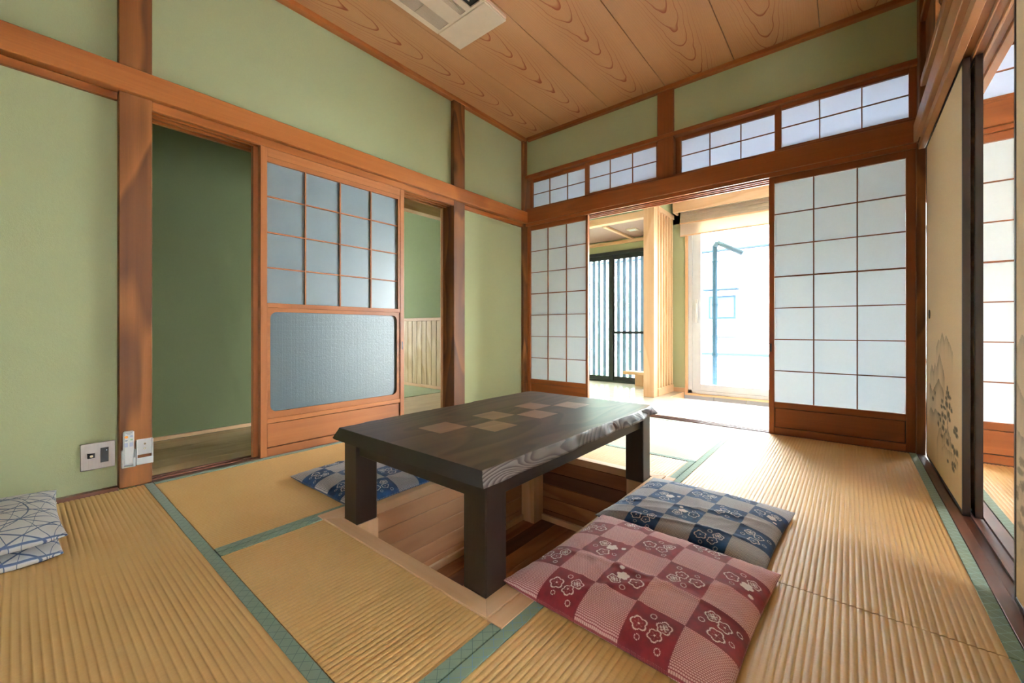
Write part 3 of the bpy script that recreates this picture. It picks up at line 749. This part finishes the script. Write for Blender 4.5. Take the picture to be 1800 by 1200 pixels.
# painted sliding panels
def paint_ink(yy, zz, near):
    """ink landscape as a darkness field over panel coordinates (layout units)"""
    rng = np.random.RandomState(7)
    dk = np.zeros_like(yy)
    def n2(y, z, f, s):
        r = np.random.RandomState(s); v = 0
        for k in range(5):
            a, b, p = r.uniform(-1, 1, 3); v = v + np.sin((a * y + b * z) * f * (1 + k * .9) + p * 9)
        return v / 5
    ridges = [
        ([(4.15, .86), (4.04, .936), (3.97, .925), (3.89, .985), (3.81, .93), (3.75, .968), (3.63, .92), (3.51, .85)], .055, .55, .10),
        ([(4.42, .66), (4.33, .748), (4.24, .70), (4.18, .768), (4.12, .73), (4.0, .845), (3.88, .76), (3.78, .69)], .09, .62, .14),
        ([(4.46, .55), (4.42, .601), (4.3, .55), (4.18, .600), (4.03, .668), (3.88, .62), (3.80, .57)], .09, .72, .14),
        ([(4.46, .37), (4.37, .425), (4.24, .40), (4.18, .44), (4.04, .43), (3.9, .44), (3.8, .40)], .07, .72, .12),
        ([(4.12, .22), (4.01, .33), (3.93, .355), (3.88, .30), (3.7, .39), (3.6, .344), (3.56, .28)], .08, .70, .13),
        ([(3.93, .206), (3.81, .262), (3.69, .255), (3.48, .27), (3.36, .25)], .035, .6, .06)]
    for pts, fade, inten, dep in ridges:
        ys_ = np.array([p[0] for p in pts])[::-1]; zs_ = np.array([p[1] for p in pts])[::-1]
        top = np.interp(yy, ys_, zs_) + .008 * n2(yy, zz, 60, 3)
        ins = np.clip((yy - ys_[0]) / .04, 0, 1) * np.clip((ys_[-1] - yy) / .04, 0, 1)
        dd = top - zz; v = inten * np.exp(-np.clip(dd, 0, 9) / fade) * (dd > 0) * ins * (.7 + .5 * n2(yy, zz * .5, 40, 11))
        dk = np.maximum(dk, v)
    spots = [(3.71, .634), (3.69, .607), (3.65, .588), (3.74, .568), (3.89, .531), (3.73, .532), (3.91, .493), (3.63, .534), (3.57, .518), (3.81, .499), (3.67, .478), (3.63, .453), (4.01, .424), (3.88, .445), (3.78, .443), (3.96, .397), (3.83, .401), (4.04, .356), (3.44, .43), (3.48, .407), (3.42, .396), (3.54, .309), (3.48, .291), (3.41, .3), (3.54, .203), (3.47, .213), (3.52, .18), (3.69, .185), (4.18, .549), (4.27, .499), (3.86, .36), (3.75, .36), (3.9, .30), (3.7, .30)]
    for (a, b) in spots:
        ra, rb = rng.uniform(.025, .06), rng.uniform(.012, .022)
        q = ((yy - a) / ra) ** 2 + ((zz - b) / rb) ** 2 + .9 * n2(yy, zz, 130, int(a * 97))
        dk = np.maximum(dk, .82 * np.clip(1.4 - q, 0, 1))
    tr = np.abs((yy - 3.72) - .25 * (zz - .5)) < .012
    dk = np.maximum(dk, .6 * (tr & (zz > .30) & (zz < .62)))
    return np.clip(dk * 1.25, 0, .92)
def painted_panel(name, label, xf, y0, y1, z0=0.0, z1=2.462, th=.030, ink=None, pull=None, res=(150, 300)):
    t = empty(name, (xf + th / 2, (y0 + y1) / 2, z0), label, 'sliding door', 'painted sliding panels', 'structure')
    fw = .020
    B('frame_stile', darkf('z'), t, xf, xf + th, y0, y0 + fw, z0, z1); B('frame_stile', darkf('z'), t, xf, xf + th, y1 - fw, y1, z0, z1)
    B('frame_rail', darkf('y'), t, xf, xf + th, y0 + fw, y1 - fw, z0, z0 + .022); B('frame_rail', darkf('y'), t, xf, xf + th, y0 + fw, y1 - fw, z1 - .022, z1)
    ny, nz = res; ys_ = np.linspace(y0 + fw, y1 - fw, ny); zs_ = np.concatenate([np.linspace(z0 + .022, 1.05, nz), np.linspace(1.08, z1 - .022, 12)])
    YY, ZZ = np.meshgrid(ys_, zs_, indexing='ij'); nz = len(zs_)
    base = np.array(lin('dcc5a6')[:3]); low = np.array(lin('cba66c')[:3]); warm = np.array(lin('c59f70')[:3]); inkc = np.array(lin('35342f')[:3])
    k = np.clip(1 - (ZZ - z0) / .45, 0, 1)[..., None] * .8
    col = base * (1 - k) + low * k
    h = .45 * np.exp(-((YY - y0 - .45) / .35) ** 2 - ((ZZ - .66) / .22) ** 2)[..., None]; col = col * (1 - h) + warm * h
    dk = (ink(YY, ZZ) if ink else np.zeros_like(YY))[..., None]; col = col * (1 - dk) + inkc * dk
    verts = np.stack([np.full_like(YY, (xf + .002)) * S, YY * S, ZZ * S], -1).reshape(-1, 3)
    org = Vector(((xf + .002) * S, (y0 + y1) / 2 * S, 1.2 * S)); verts = verts - np.array(org)
    idx = np.arange(ny * nz).reshape(ny, nz)
    f = np.stack([idx[:-1, :-1], idx[:-1, 1:], idx[1:, 1:], idx[1:, :-1]], -1).reshape(-1, 4)
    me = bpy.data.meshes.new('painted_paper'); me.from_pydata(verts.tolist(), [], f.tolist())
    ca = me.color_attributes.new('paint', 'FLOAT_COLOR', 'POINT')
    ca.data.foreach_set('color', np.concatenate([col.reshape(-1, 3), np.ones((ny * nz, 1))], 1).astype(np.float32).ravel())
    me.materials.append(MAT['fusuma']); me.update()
    o = bpy.data.objects.new('painted_paper', me); COL.objects.link(o); o.parent = t; o.location = org - wloc(t)
    B('paper_core', plain('fusuma_core', 'c8b088'), t, xf + .004, xf + th - .002, y0 + fw, y1 - fw, z0 + .022, z1 - .022, bev=0)
    if pull:
        bm = bmesh.new(); cyl(bm, (xf - .002, pull[0], pull[1]), (xf + .006, pull[0], pull[1]), .034, 24); link('round_pull', bm, BLACK, t)
    return t
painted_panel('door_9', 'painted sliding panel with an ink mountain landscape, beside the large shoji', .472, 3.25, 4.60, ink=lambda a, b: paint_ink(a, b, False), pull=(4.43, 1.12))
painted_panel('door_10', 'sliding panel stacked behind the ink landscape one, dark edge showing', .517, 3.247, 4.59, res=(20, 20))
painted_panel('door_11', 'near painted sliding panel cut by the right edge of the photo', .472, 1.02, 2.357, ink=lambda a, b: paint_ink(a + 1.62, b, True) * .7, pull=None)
painted_panel('door_14', 'sliding panel of the near end, outside the photo', .472, -.85, .34, res=(20, 20))  # out of view; width chosen to keep light off the near left wall
painted_panel('door_12', 'near sliding panel behind the one cut by the photo edge', .517, .95, 2.30, res=(20, 20))

# ------------------------------------------------------------------ left hall and the room beyond
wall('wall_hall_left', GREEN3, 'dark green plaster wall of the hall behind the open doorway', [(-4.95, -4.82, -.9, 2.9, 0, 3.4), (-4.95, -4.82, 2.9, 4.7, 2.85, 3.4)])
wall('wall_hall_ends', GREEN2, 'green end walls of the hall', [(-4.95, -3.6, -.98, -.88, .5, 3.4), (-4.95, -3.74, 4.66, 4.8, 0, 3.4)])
tag(B('baseboard_hall', hinoki('y'), None, -4.822, -4.80, -.85, 2.9, 0, .034), 'thin pale baseboard of the hall', 'baseboard', None, 'structure')
hf = empty('floor_hall', (-4.3, 1.9, -.02), 'pale wood floor of the hall beyond the frosted door', 'floor', None, 'structure')
random.seed(5)
for k in range(7):
    a = -5.1 + k * .2
    B('plank', wood('hall_floor_board', 'dcc19a', 'd0b187', 'b8946a', 'y', ring=6, contrast=.7, rough=.35, coat=.2, tint=.1), hf, a, a + .199, -.9, 4.66, -.05, -.008, bev=.0008)
wall('ceiling_hall', plain('white_ceiling', 'd8d4c8'), 'plain ceiling of the hall', [(-8.2, -3.7, -.98, 4.9, 3.4, 3.46)])
trim(hinoki('y'), 'pale lintel across the hall, seen above the wainscot gap', -4.92, -4.78, 2.9, 4.66, 2.70, 2.86)
trim(hinoki('z'), 'pale door casing against the narrow post, inside the hall', -3.76, -3.742, 3.22, 3.28, 0, 2.5, cat='casing')
fw = empty('window_23', (-4.3, -.93, 0), 'low paper covered opening at the near end of the hall', 'window', None, 'structure')  # unseen opening added to light the hall floor and lower wall
B('paper_pane', FILL_PAPER3, fw, -4.82, -3.74, -.93, -.925, 0, .5, bev=0)
# room with wainscot
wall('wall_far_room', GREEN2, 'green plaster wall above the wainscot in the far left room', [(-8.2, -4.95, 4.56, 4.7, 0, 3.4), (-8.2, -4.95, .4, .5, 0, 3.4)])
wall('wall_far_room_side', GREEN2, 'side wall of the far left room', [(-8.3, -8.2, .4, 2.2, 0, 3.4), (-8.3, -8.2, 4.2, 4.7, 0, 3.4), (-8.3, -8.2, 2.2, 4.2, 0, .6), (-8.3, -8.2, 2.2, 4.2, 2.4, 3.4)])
wn = empty('wainscot', (-6, 4.54, 0), 'pale tongue and groove wainscot under green plaster, seen through the narrow gap', 'wainscot', None, 'structure')
for k in range(24):
    b = -5.0 - k * .132
    B('board', wood('wainscot_board', 'e0c8a2', 'd6b98f', 'bf9a6c', 'z', ring=7, contrast=.9, rough=.5, tint=.12, fine=.14), wn, b - .127, b, 4.535, 4.555, .05, 1.16, bev=.004)
B('backing', DARKIN, wn, -8.2, -4.95, 4.553, 4.5595, 0, 1.2, bev=0)
B('cap_rail', hinoki('x'), wn, -8.2, -4.95, 4.515, 4.56, 1.16, 1.21); B('base_rail', hinoki('x'), wn, -8.2, -4.95, 4.525, 4.56, 0.0, .05)
t = mat_thing('green straw mat in the far left room with the wainscot', -7.8, -5.1, 3.2, 4.52, 'x', (), top=tatami('x', '9fae84', '93a279'), group='mats of the far left room')
t = mat_thing('second green straw mat in the far left room, hidden by the frosted door', -7.8, -5.1, 1.8, 3.19, 'x', (), top=tatami('x', '9fae84', '93a279'), group='mats of the far left room')
tag(B('floor_far_room', plain('subfloor', '6b5a45'), None, -8.2, -4.8, .4, 4.6, -.12, -.05, bev=0), 'floor layer of the far left room', 'floor', None, 'structure')

# ------------------------------------------------------------------ entrance hall beyond the shoji
eh = empty('floor_entrance', (-1.5, 5.5, 0), 'glossy pale wood floor of the entrance hall beyond the open shoji', 'floor', None, 'structure')
FW = wood('entrance_floor_board', 'f2e8d8', 'eee2ce', 'e4d2b6', 'x', ring=5, contrast=.5, rough=.14, coat=.7, tint=.04, fine=.1)
for k in range(7):
    a = 4.83 + k * .1985
    B('plank', FW, eh, -5.2, 4.6, a, a + .198, -.05, .0, bev=.0006)
for k in range(6):
    a = 6.2215 + k * .19
    B('plank', FW, eh, -5.2, -2.07, a, a + .1895, -.05, 0, bev=.0006)
B('edge_board', hinoki('y'), eh, -2.07, -2.05, 6.22, 6.86, -.42, .0); B('edge_board', hinoki('x'), eh, -2.05, 4.6, 6.205, 6.222, -.42, .001)
tl = empty('floor_tiles', (0, 6.5, -.42), 'grey tiled step-down area below the big window', 'floor', None, 'structure')
TILE = plain('grey_tile', '8f9499', rough=.5)
for k in range(15):
    a = -2.045 + k * .44
    B('tile', TILE, tl, a + .003, a + .437, 6.225, 6.84, -.45, -.42); B('tile', TILE, tl, a + .003, a + .437, 6.842, 6.86, -.42, -.035)
wall('wall_entrance', GREEN, 'olive green plaster between the slatted screen and the big window', [(-2.36, -2.03, 6.86, 6.98, -.05, 3.3), (-2.36, 1.9, 6.86, 6.98, 2.72, 3.3), (1.9, 4.7, 6.86, 6.98, -.45, 3.3), (-2.07, 1.9, 6.862, 6.98, -.5, -.04)])
wall('wall_entrance_left', GREEN, 'green plaster over and beside the lattice door', [(-5.3, -2.3, 7.3, 7.42, 2.50, 3.3), (-5.3, -4.9, 7.3, 7.42, 0, 2.5), (-5.3, -5.2, 4.8, 7.4, 0, 3.3), (-2.36, -2.24, 6.98, 7.42, 0, 3.3), (-2.30, -2.24, 6.156, 6.98, 2.875, 3.3), (4.6, 4.7, 4.6, 6.98, 0, 3.72)])
tag(B('baseboard_entrance', hinoki('x'), None, -2.22, -2.03, 6.835, 6.86, 0, .07), 'pale baseboard left of the big window', 'baseboard', None, 'structure')
wall('ceiling_entrance', plain('white_ceiling', 'd8d4c8'), 'high plain ceiling over the entrance hall', [(-5.3, 4.7, 4.76, 7.5, 3.3, 3.36)])
wall('wall_entrance_kokabe', GREEN, 'green plaster over the beam of the lattice door bay', [(-5.2, -2.38, 6.04, 6.12, 2.80, 3.3)])
ac = empty('ceiling_porch', (-3.6, 6.7, 2.70), 'low woven brown ceiling over the lattice door bay', 'ceiling', None, 'structure')
g = G('woven_ceiling_panel'); x, y, z = g.world(); ch = ((x + y) * 40).fl() + ((x - y) * 40).fl()
g.set(col=g.mix(g.noise(g.vec(x * 3, y * .6), 60, 3), 'a08072', '8a6a5e'), rough=.7); WOV = g.m
for (a, b) in ((-5.2, -4.26), (-4.24, -3.16), (-3.08, -2.25)): B('woven_panel', WOV, ac, a, b, 6.15, 7.3, 2.72, 2.74, bev=0)
for x0 in (-4.25, -3.12): B('batten', hinoki('y'), ac, x0 - .02, x0 + .035, 6.15, 7.3, 2.685, 2.72)
B('edge_moulding', hinoki('x'), ac, -5.2, -2.3, 7.262, 7.3, 2.63, 2.69)
lt = empty('ceiling_light', (-2.85, 6.68, 2.7), 'small square ceiling light in the lattice door bay', 'light')
B('frame', CREAM, lt, -2.93, -2.76, 6.60, 6.76, 2.70, 2.72); B('diffuser', WHITE, lt, -2.895, -2.795, 6.635, 6.725, 2.694, 2.70)
trim(hinoki('x'), 'pale beam above the lattice door bay', -5.2, -2.38, 6.02, 6.15, 2.70, 2.80)
trim(hinoki('z'), 'pale square column beside the slatted screen', -2.384, -2.225, 6.0, 6.155, 0, 3.3, cat='post')
sc_ = empty('slat_screen', (-2.22, 6.5, 0), 'pale vertical slat screen behind the square column', 'screen')
B('top_rail', hinoki('y'), sc_, -2.27, -2.21, 6.156, 6.86, 2.80, 2.87); B('bottom_rail', hinoki('y'), sc_, -2.27, -2.21, 6.156, 6.835, .0, .115)
for k in range(6): B('slat', hinoki('z'), sc_, -2.262, -2.222, 6.20 + k * .118, 6.245 + k * .118, .115, 2.80)
# lattice door
ld = empty('door_13', (-3.4, 7.3, 0), 'dark sliding entrance door with vertical slats', 'door', None, 'structure')
B('head', DARKALU, ld, -4.9, -2.36, 7.27, 7.36, 2.44, 2.50); B('bottom_rail', DARKALU, ld, -4.9, -2.36, 7.27, 7.36, 0, .035)
for (a, b, yy) in ((-4.65, -3.50, 7.29), (-3.553, -2.36, 7.315)):
    B('stile', DARKALU, ld, a, a + .075, yy, yy + .03, .035, 2.44); B('stile', DARKALU, ld, b - .075, b, yy, yy + .03, .035, 2.44)
    B('rail', DARKALU, ld, a + .075, b - .075, yy, yy + .03, 2.355, 2.44); B('rail', DARKALU, ld, a + .075, b - .075, yy, yy + .03, .035, .11)
    if a > -4: B('rail', DARKALU, ld, a + .075, b - .075, yy, yy + .03, .93, .975)
    xx = a + .11
    while xx < b - .10:
        B('slat', plain('slat_grey', '667c90', rough=.8), ld, xx, xx + .066, yy + .032, yy + .055, .10, 2.37, bev=.001); xx += .117
    B('glass_pane', MAT['glass'], ld, a + .075, b - .075, yy + .012, yy + .018, .11, 2.355, bev=0)
B('lock', BLACK, ld, -3.55, -3.51, 7.27, 7.29, .86, .95)
# bench
bn = empty('wooden_bench', (-2.75, 7.07, 0), 'small live-edge wooden bench by the lattice door', 'bench')
quadprism('seat', hinoki('x'), bn, [(-3.17, 7.02), (-2.27, 6.95), (-2.27, 7.24), (-3.10, 7.24), (-3.15, 7.12)], .20, .255)
B('leg', hinoki('z'), bn, -2.97, -2.72, 7.08, 7.20, 0, .20)
# big window
wd = empty('window_9', (-.1, 6.9, 0), 'large white framed window at the back, glaring with daylight', 'window', None, 'structure')
B('casing', hinoki('z'), wd, -2.03, -1.99, 6.83, 6.98, -.03, 2.72); B('sill', hinoki('x'), wd, -2.03, 1.95, 6.82, 6.98, -.035, -.005)
WF = plain('white_window_frame', 'd4d8dc', rough=.35)
B('frame_jamb', WF, wd, -1.99, -1.93, 6.86, 6.97, -.005, 2.72); B('frame_sill', WF, wd, -1.99, 1.9, 6.86, 6.97, -.005, .045)
for (a, b, yy) in ((-1.93, -.02, 6.875), (-.10, 1.85, 6.92)):
    B('sash_stile', WF, wd, a, a + .125, yy, yy + .04, .045, 2.72); B('sash_stile', WF, wd, b - .09, b, yy, yy + .04, .045, 2.72)
    B('sash_rail', WF, wd, a + .125, b - .09, yy, yy + .04, .045, .145); B('glass_pane', MAT['glass'], wd, a + .125, b - .09, yy + .017, yy + .023, .145, 2.72, bev=0)
hd = B('handle', WHITE, wd, -1.885, -1.845, 6.84, 6.875, 1.115, 1.484)
B('lever', WHITE, wd, -1.875, -1.855, 6.815, 6.842, 1.25, 1.42)
# pelmet and blind
bl = empty('roller_blind', (-.1, 6.75, 2.87), 'pleated shade under a cedar pelmet at the top of the big window', 'blind')
B('pelmet', hinoki('x'), bl, -2.17, 2.0, 6.66, 6.69, 2.86, 3.02); B('pelmet_end', hinoki('y'), bl, -2.17, -2.14, 6.69, 6.86, 2.86, 3.02)
bm = bmesh.new()
for k in range(9): bx(bm, -2.10, 1.95, 6.80 + (.012 if k % 2 else 0), 6.82 + (.012 if k % 2 else 0), 2.71 + k * .028, 2.735 + k * .028)
link('pleated_shade', bm, plain('shade_cloth', 'b9a78e', rough=.8), bl)['kind'] = 'stuff'
B('bottom_rail', hinoki('x'), bl, -2.105, 1.95, 6.795, 6.835, 2.695, 2.715)
B('lower_shade', paper('shade_sheet', 'e8d8c4', .35), bl, -2.10, 1.95, 6.812, 6.818, 2.52, 2.695, bev=0); B('hem_bar', hinoki('x'), bl, -2.10, 1.95, 6.805, 6.825, 2.50, 2.52)

# ------------------------------------------------------------------ outside
tag(B('floor_outside', plain('pale_concrete', 'd6d8d6', rough=.8), None, -14, 12, 7.42, 24, -.7, -.6, bev=0), 'pale concrete yard outside', 'ground', None, 'structure')
pp = empty('downpipe', (-1.77, 7.7, -.6), 'slate blue downpipe outside the big window', 'pipe')
DP = plain('downpipe_slate', '1f2b34', rough=1, spec=0)
bm = bmesh.new(); cyl(bm, (-1.77, 7.6, -.6), (-1.77, 7.6, 2.44), .040, 20); link('pipe', bm, DP, pp, smooth=True)
bm = bmesh.new(); cyl(bm, (-1.77, 7.6, 2.42), (-1.72, 7.6, 2.50), .042, 16); cyl(bm, (-1.73, 7.6, 2.49), (-1.35, 7.6, 2.26), .040, 16); link('elbow', bm, plain('downpipe_white', '2c343a', rough=1, spec=0), pp, smooth=True)
for z in (.55, 1.42, 2.15):
    bm = bmesh.new(); cyl(bm, (-1.77, 7.6, z), (-1.77, 7.6, z + .03), .048, 20); link('bracket', bm, DP, pp)
nb = empty('neighbour_house', (-2, 13.2, -.6), 'white neighbouring house washed out by daylight', 'house')
HW = plain('house_white', 'eceeee', rough=.8)
B('wall', HW, nb, -9, 6, 13.05, 13.3, -.6, 4.6, bev=0)
f = B('window_frame', plain('house_frame', '1e2935', rough=1, spec=0), nb, -3.2, -2.48, 13.0, 13.06, 1.32, 1.99); B('glass', plain('house_glass', '2e363c', rough=1, spec=0), f, -3.15, -2.53, 12.99, 13.0, 1.37, 1.94, bev=0)
B('awning', plain('house_awning', '1c242c', rough=1, spec=0), nb, -3.3, -2.40, 12.7, 13.05, 2.14, 2.18)
rl = B('balcony_rail', plain('house_rail', '242022', rough=1, spec=0), nb, -3.3, -2.44, 12.82, 12.86, 1.22, 1.25)
for k in range(8): B('baluster', plain('house_rail', '242022', rough=1, spec=0), rl, -3.25 + k * .105, -3.235 + k * .105, 12.83, 12.85, 1.0, 1.22, bev=0)
for z in (.83, .78, .72): B('ledge', plain('house_ledge', '22242a', rough=1, spec=0), nb, -3.3, -2.45, 12.98, 13.06, z, z + .02, bev=0)
B('gutter', plain('house_awning', '1c242c', rough=1, spec=0), nb, -9, 6, 12.9, 13.05, 3.28, 3.33)
fn = empty('block_fence', (-1, 11, -.6), 'low pale fence with rails outside the window', 'fence')
B('rail', plain('house_frame', '1e2935', rough=1, spec=0), fn, -6, 5, 11.0, 11.03, .68, .70); B('coping', plain('fence_coping', '262c32', rough=1, spec=0), fn, -6, 5, 10.9, 11.1, .38, .44)
B('wall', HW, fn, -6, 5, 10.93, 11.07, -.6, .38, bev=0)
# shrub mass outside the lattice door
bm = bmesh.new(); random.seed(12)
for i in range(1500):
    c = Vector((random.uniform(-9, -4), random.uniform(9.2, 10.2), random.uniform(-.5, 2.2))) * S
    M = Matrix.Translation(c) @ Matrix.Rotation(random.uniform(0, 6), 4, Vector((random.random(), random.random(), random.random())).normalized())
    bmesh.ops.create_grid(bm, x_segments=1, y_segments=1, size=.05, matrix=M)
tag(link('hedge', bm, plain('hedge_leaf', '9dbb86')), 'pale green hedge glimpsed through the lattice door', 'hedge', None, 'stuff')

# ------------------------------------------------------------------ next room shell
wall('wall_next_room', GREEN, 'green plaster of the next room beyond the painted panels', [(4.4, 4.5, -.98, -.7, 0, ZC), (4.4, 4.5, 2.0, 4.8, 0, ZC), (4.4, 4.5, -.7, 2.0, 3.4, ZC), (.62, 4.5, -.98, -.88, 0, ZC)])
tag(B('ceiling_next_room', MAT['ceil'], None, .58, 4.5, -.98, 4.76, ZC, ZC + .06, bev=0), 'wood ceiling of the next room', 'ceiling', None, 'structure')

fw = empty('window_21', (4.42, 1.9, 0), 'paper covered window on the far side of the next room', 'window', None, 'structure')  # unseen window added to send side light through the panel gaps
B('paper_pane', FILL_PAPER2, fw, 4.40, 4.405, -.7, 2.0, 0, 3.4, bev=0)
fw = empty('window_22', (-8.25, 3.2, .6), 'window of the far left room', 'window', None, 'structure')  # unseen window added to brighten the wainscot and hall floor
B('paper_pane', FILL_PAPER2, fw, -8.25, -8.245, 2.2, 4.2, .6, 2.4, bev=0)
# ------------------------------------------------------------------ air conditioner
air = empty('air_conditioner', (-2.59, 1.9, 3.68), 'beige ceiling air conditioner panel with slotted grilles', 'air conditioner')
ZA = 3.68
B('end_cover', CREAM, air, -2.878, -2.30, 2.440, 2.715, ZA, ZC - .001, bev=.004)
B('side_flange', plain('aircon_edge', 'dbb9a0', rough=.45), air, -2.30, -2.283, .7, 2.70, ZA + .006, ZC - .001, bev=.003)
bm = bmesh.new()
# main panel as strips around the openings
g1 = (-2.827, -2.700); g2 = (-2.555, -2.490); g3 = (-2.435, -2.322)
for r in ((-2.878, g1[0], .7, 2.434), (g1[1], g2[0], .7, 2.434), (g2[1], g3[0], .7, 2.434), (g3[1], -2.30, .7, 2.434), (g1[0], g1[1], 2.414, 2.434), (g2[0], g2[1], 2.412, 2.434), (g3[0], g3[1], 2.41, 2.434), (g1[0], g1[1], 2.143, 2.150)): bx(bm, *r, ZA, ZA + .012)
link('main_panel', bm, CREAM, air)
B('inside', DARKIN, air, -2.87, -2.31, .72, 2.43, ZA + .018, ZC - .001, bev=0)
for k in range(11):
    a = g1[0] + .0115 * k + .004; B('grille_slat', CREAM, air, a, a + .0042, .7, 2.414, ZA + .002, ZA + .014, bev=0)
for k in range(5):
    a = g2[0] + .0125 * k + .004; B('grille_slat', CREAM, air, a, a + .0045, .7, 2.412, ZA + .002, ZA + .014, bev=0)
B('louvre', CREAM, air, -2.40, -2.39, 1.0, 2.36, ZA + .002, ZA + .02); B('louvre', CREAM, air, -2.36, -2.35, 1.0, 2.36, ZA + .004, ZA + .02)

# ------------------------------------------------------------------ wall fittings
ol = empty('socket_plate', (-3.59, .33, .14), 'brushed metal wall plate with antenna and power sockets, left of the wide post', 'socket')
B('plate', brushed(), ol, XL, -3.588, .251, .405, .141, .304, bev=.002)
f = B('antenna_socket', BLACK, ol, -3.589, -3.585, .281, .314, .213, .243, bev=.0005)
bm = bmesh.new(); cyl(bm, (-3.586, .2975, .228), (-3.572, .2975, .228), .0075, 16); link('connector', bm, plain('metal_connector', 'd8d8d8', rough=.2, metal=.9), f)
f = B('power_socket', BLACK, ol, -3.589, -3.584, .338, .374, .178, .268, bev=.0005)
B('indicator', plain('indicator_white', 'dfe8ff'), f, -3.584, -3.583, .362, .367, .248, .254, bev=0)
for z in (.195, .225):
    for y in (.347, .361): B('slot', DARKIN, f, -3.5842, -3.5835, y - .002, y + .002, z - .007, z + .007, bev=0)
rc = empty('remote_control', (-3.53, .455, .14), 'white remote control standing in its holder on the wide post', 'remote control')
B('body', WHITE, rc, -3.537, -3.512, .432, .484, .150, .360, bev=.005)
def flat(name, mat, parent, y, z, ry, rz):
    bm = bmesh.new(); cyl(bm, (-3.5125, y, z), (-3.5112, y, z), 1, 20)
    c = Vector((0, y * S, z * S))
    for v in bm.verts: v.co.y = c.y + (v.co.y - c.y) * ry; v.co.z = c.z + (v.co.z - c.z) * rz
    return link(name, bm, mat, parent)
flat('button', plain('button_orange', 'f0a040'), rc, .446, .325, .009, .008)
flat('button', plain('button_pale', 'b9c4dc'), rc, .470, .327, .008, .006)
flat('button', plain('button_grey', '9aa6bc'), rc, .446, .303, .007, .005); flat('button', plain('button_green', '9cc49c'), rc, .470, .305, .006, .004)
for y in (.445, .469): B('rocker_button', plain('button_pale', 'b9c4dc'), rc, -3.5125, -3.511, y - .008, y + .008, .262, .288, bev=0)
B('printed_line', plain('print_grey', '6a7078'), rc, -3.5125, -3.5115, .442, .474, .347, .350, bev=0); B('printed_line', plain('print_grey', '6a7078'), rc, -3.5125, -3.5115, .450, .466, .340, .342, bev=0)
rh = empty('remote_holder', (-3.54, .455, .13), 'white holder cupping the foot of the remote control', 'holder')
B('back_plate', WHITE, rh, -3.5405, -3.5375, .424, .490, .140, .24); B('front_lip', WHITE, rh, -3.5115, -3.508, .424, .434, .135, .19); B('front_lip', WHITE, rh, -3.5115, -3.508, .478, .490, .135, .19)
B('side', WHITE, rh, -3.5405, -3.508, .424, .430, .135, .24); B('side', WHITE, rh, -3.5405, -3.508, .486, .490, .135, .24); B('bottom', WHITE, rh, -3.5405, -3.508, .424, .490, .132, .140)
eh2 = empty('empty_holder', (-3.54, .53, .14), 'empty white wall holder beside the remote control', 'holder')
B('back_plate', WHITE, eh2, -3.5405, -3.536, .496, .574, .195, .294); B('side', WHITE, eh2, -3.5405, -3.513, .494, .499, .145, .294); B('side', WHITE, eh2, -3.5405, -3.513, .571, .576, .145, .294)
B('front_lip', WHITE, eh2, -3.516, -3.512, .494, .576, .140, .180); B('bottom', WHITE, eh2, -3.5405, -3.512, .494, .576, .136, .142); B('bottom', WHITE, eh2, -3.5405, -3.530, .494, .576, .195, .20)
for z in (.232, .262):
    bm = bmesh.new(); cyl(bm, (-3.536, .537, z), (-3.533, .537, z), .006, 14); link('screw', bm, plain('metal_connector', 'd8d8d8', rough=.2, metal=.9), eh2)
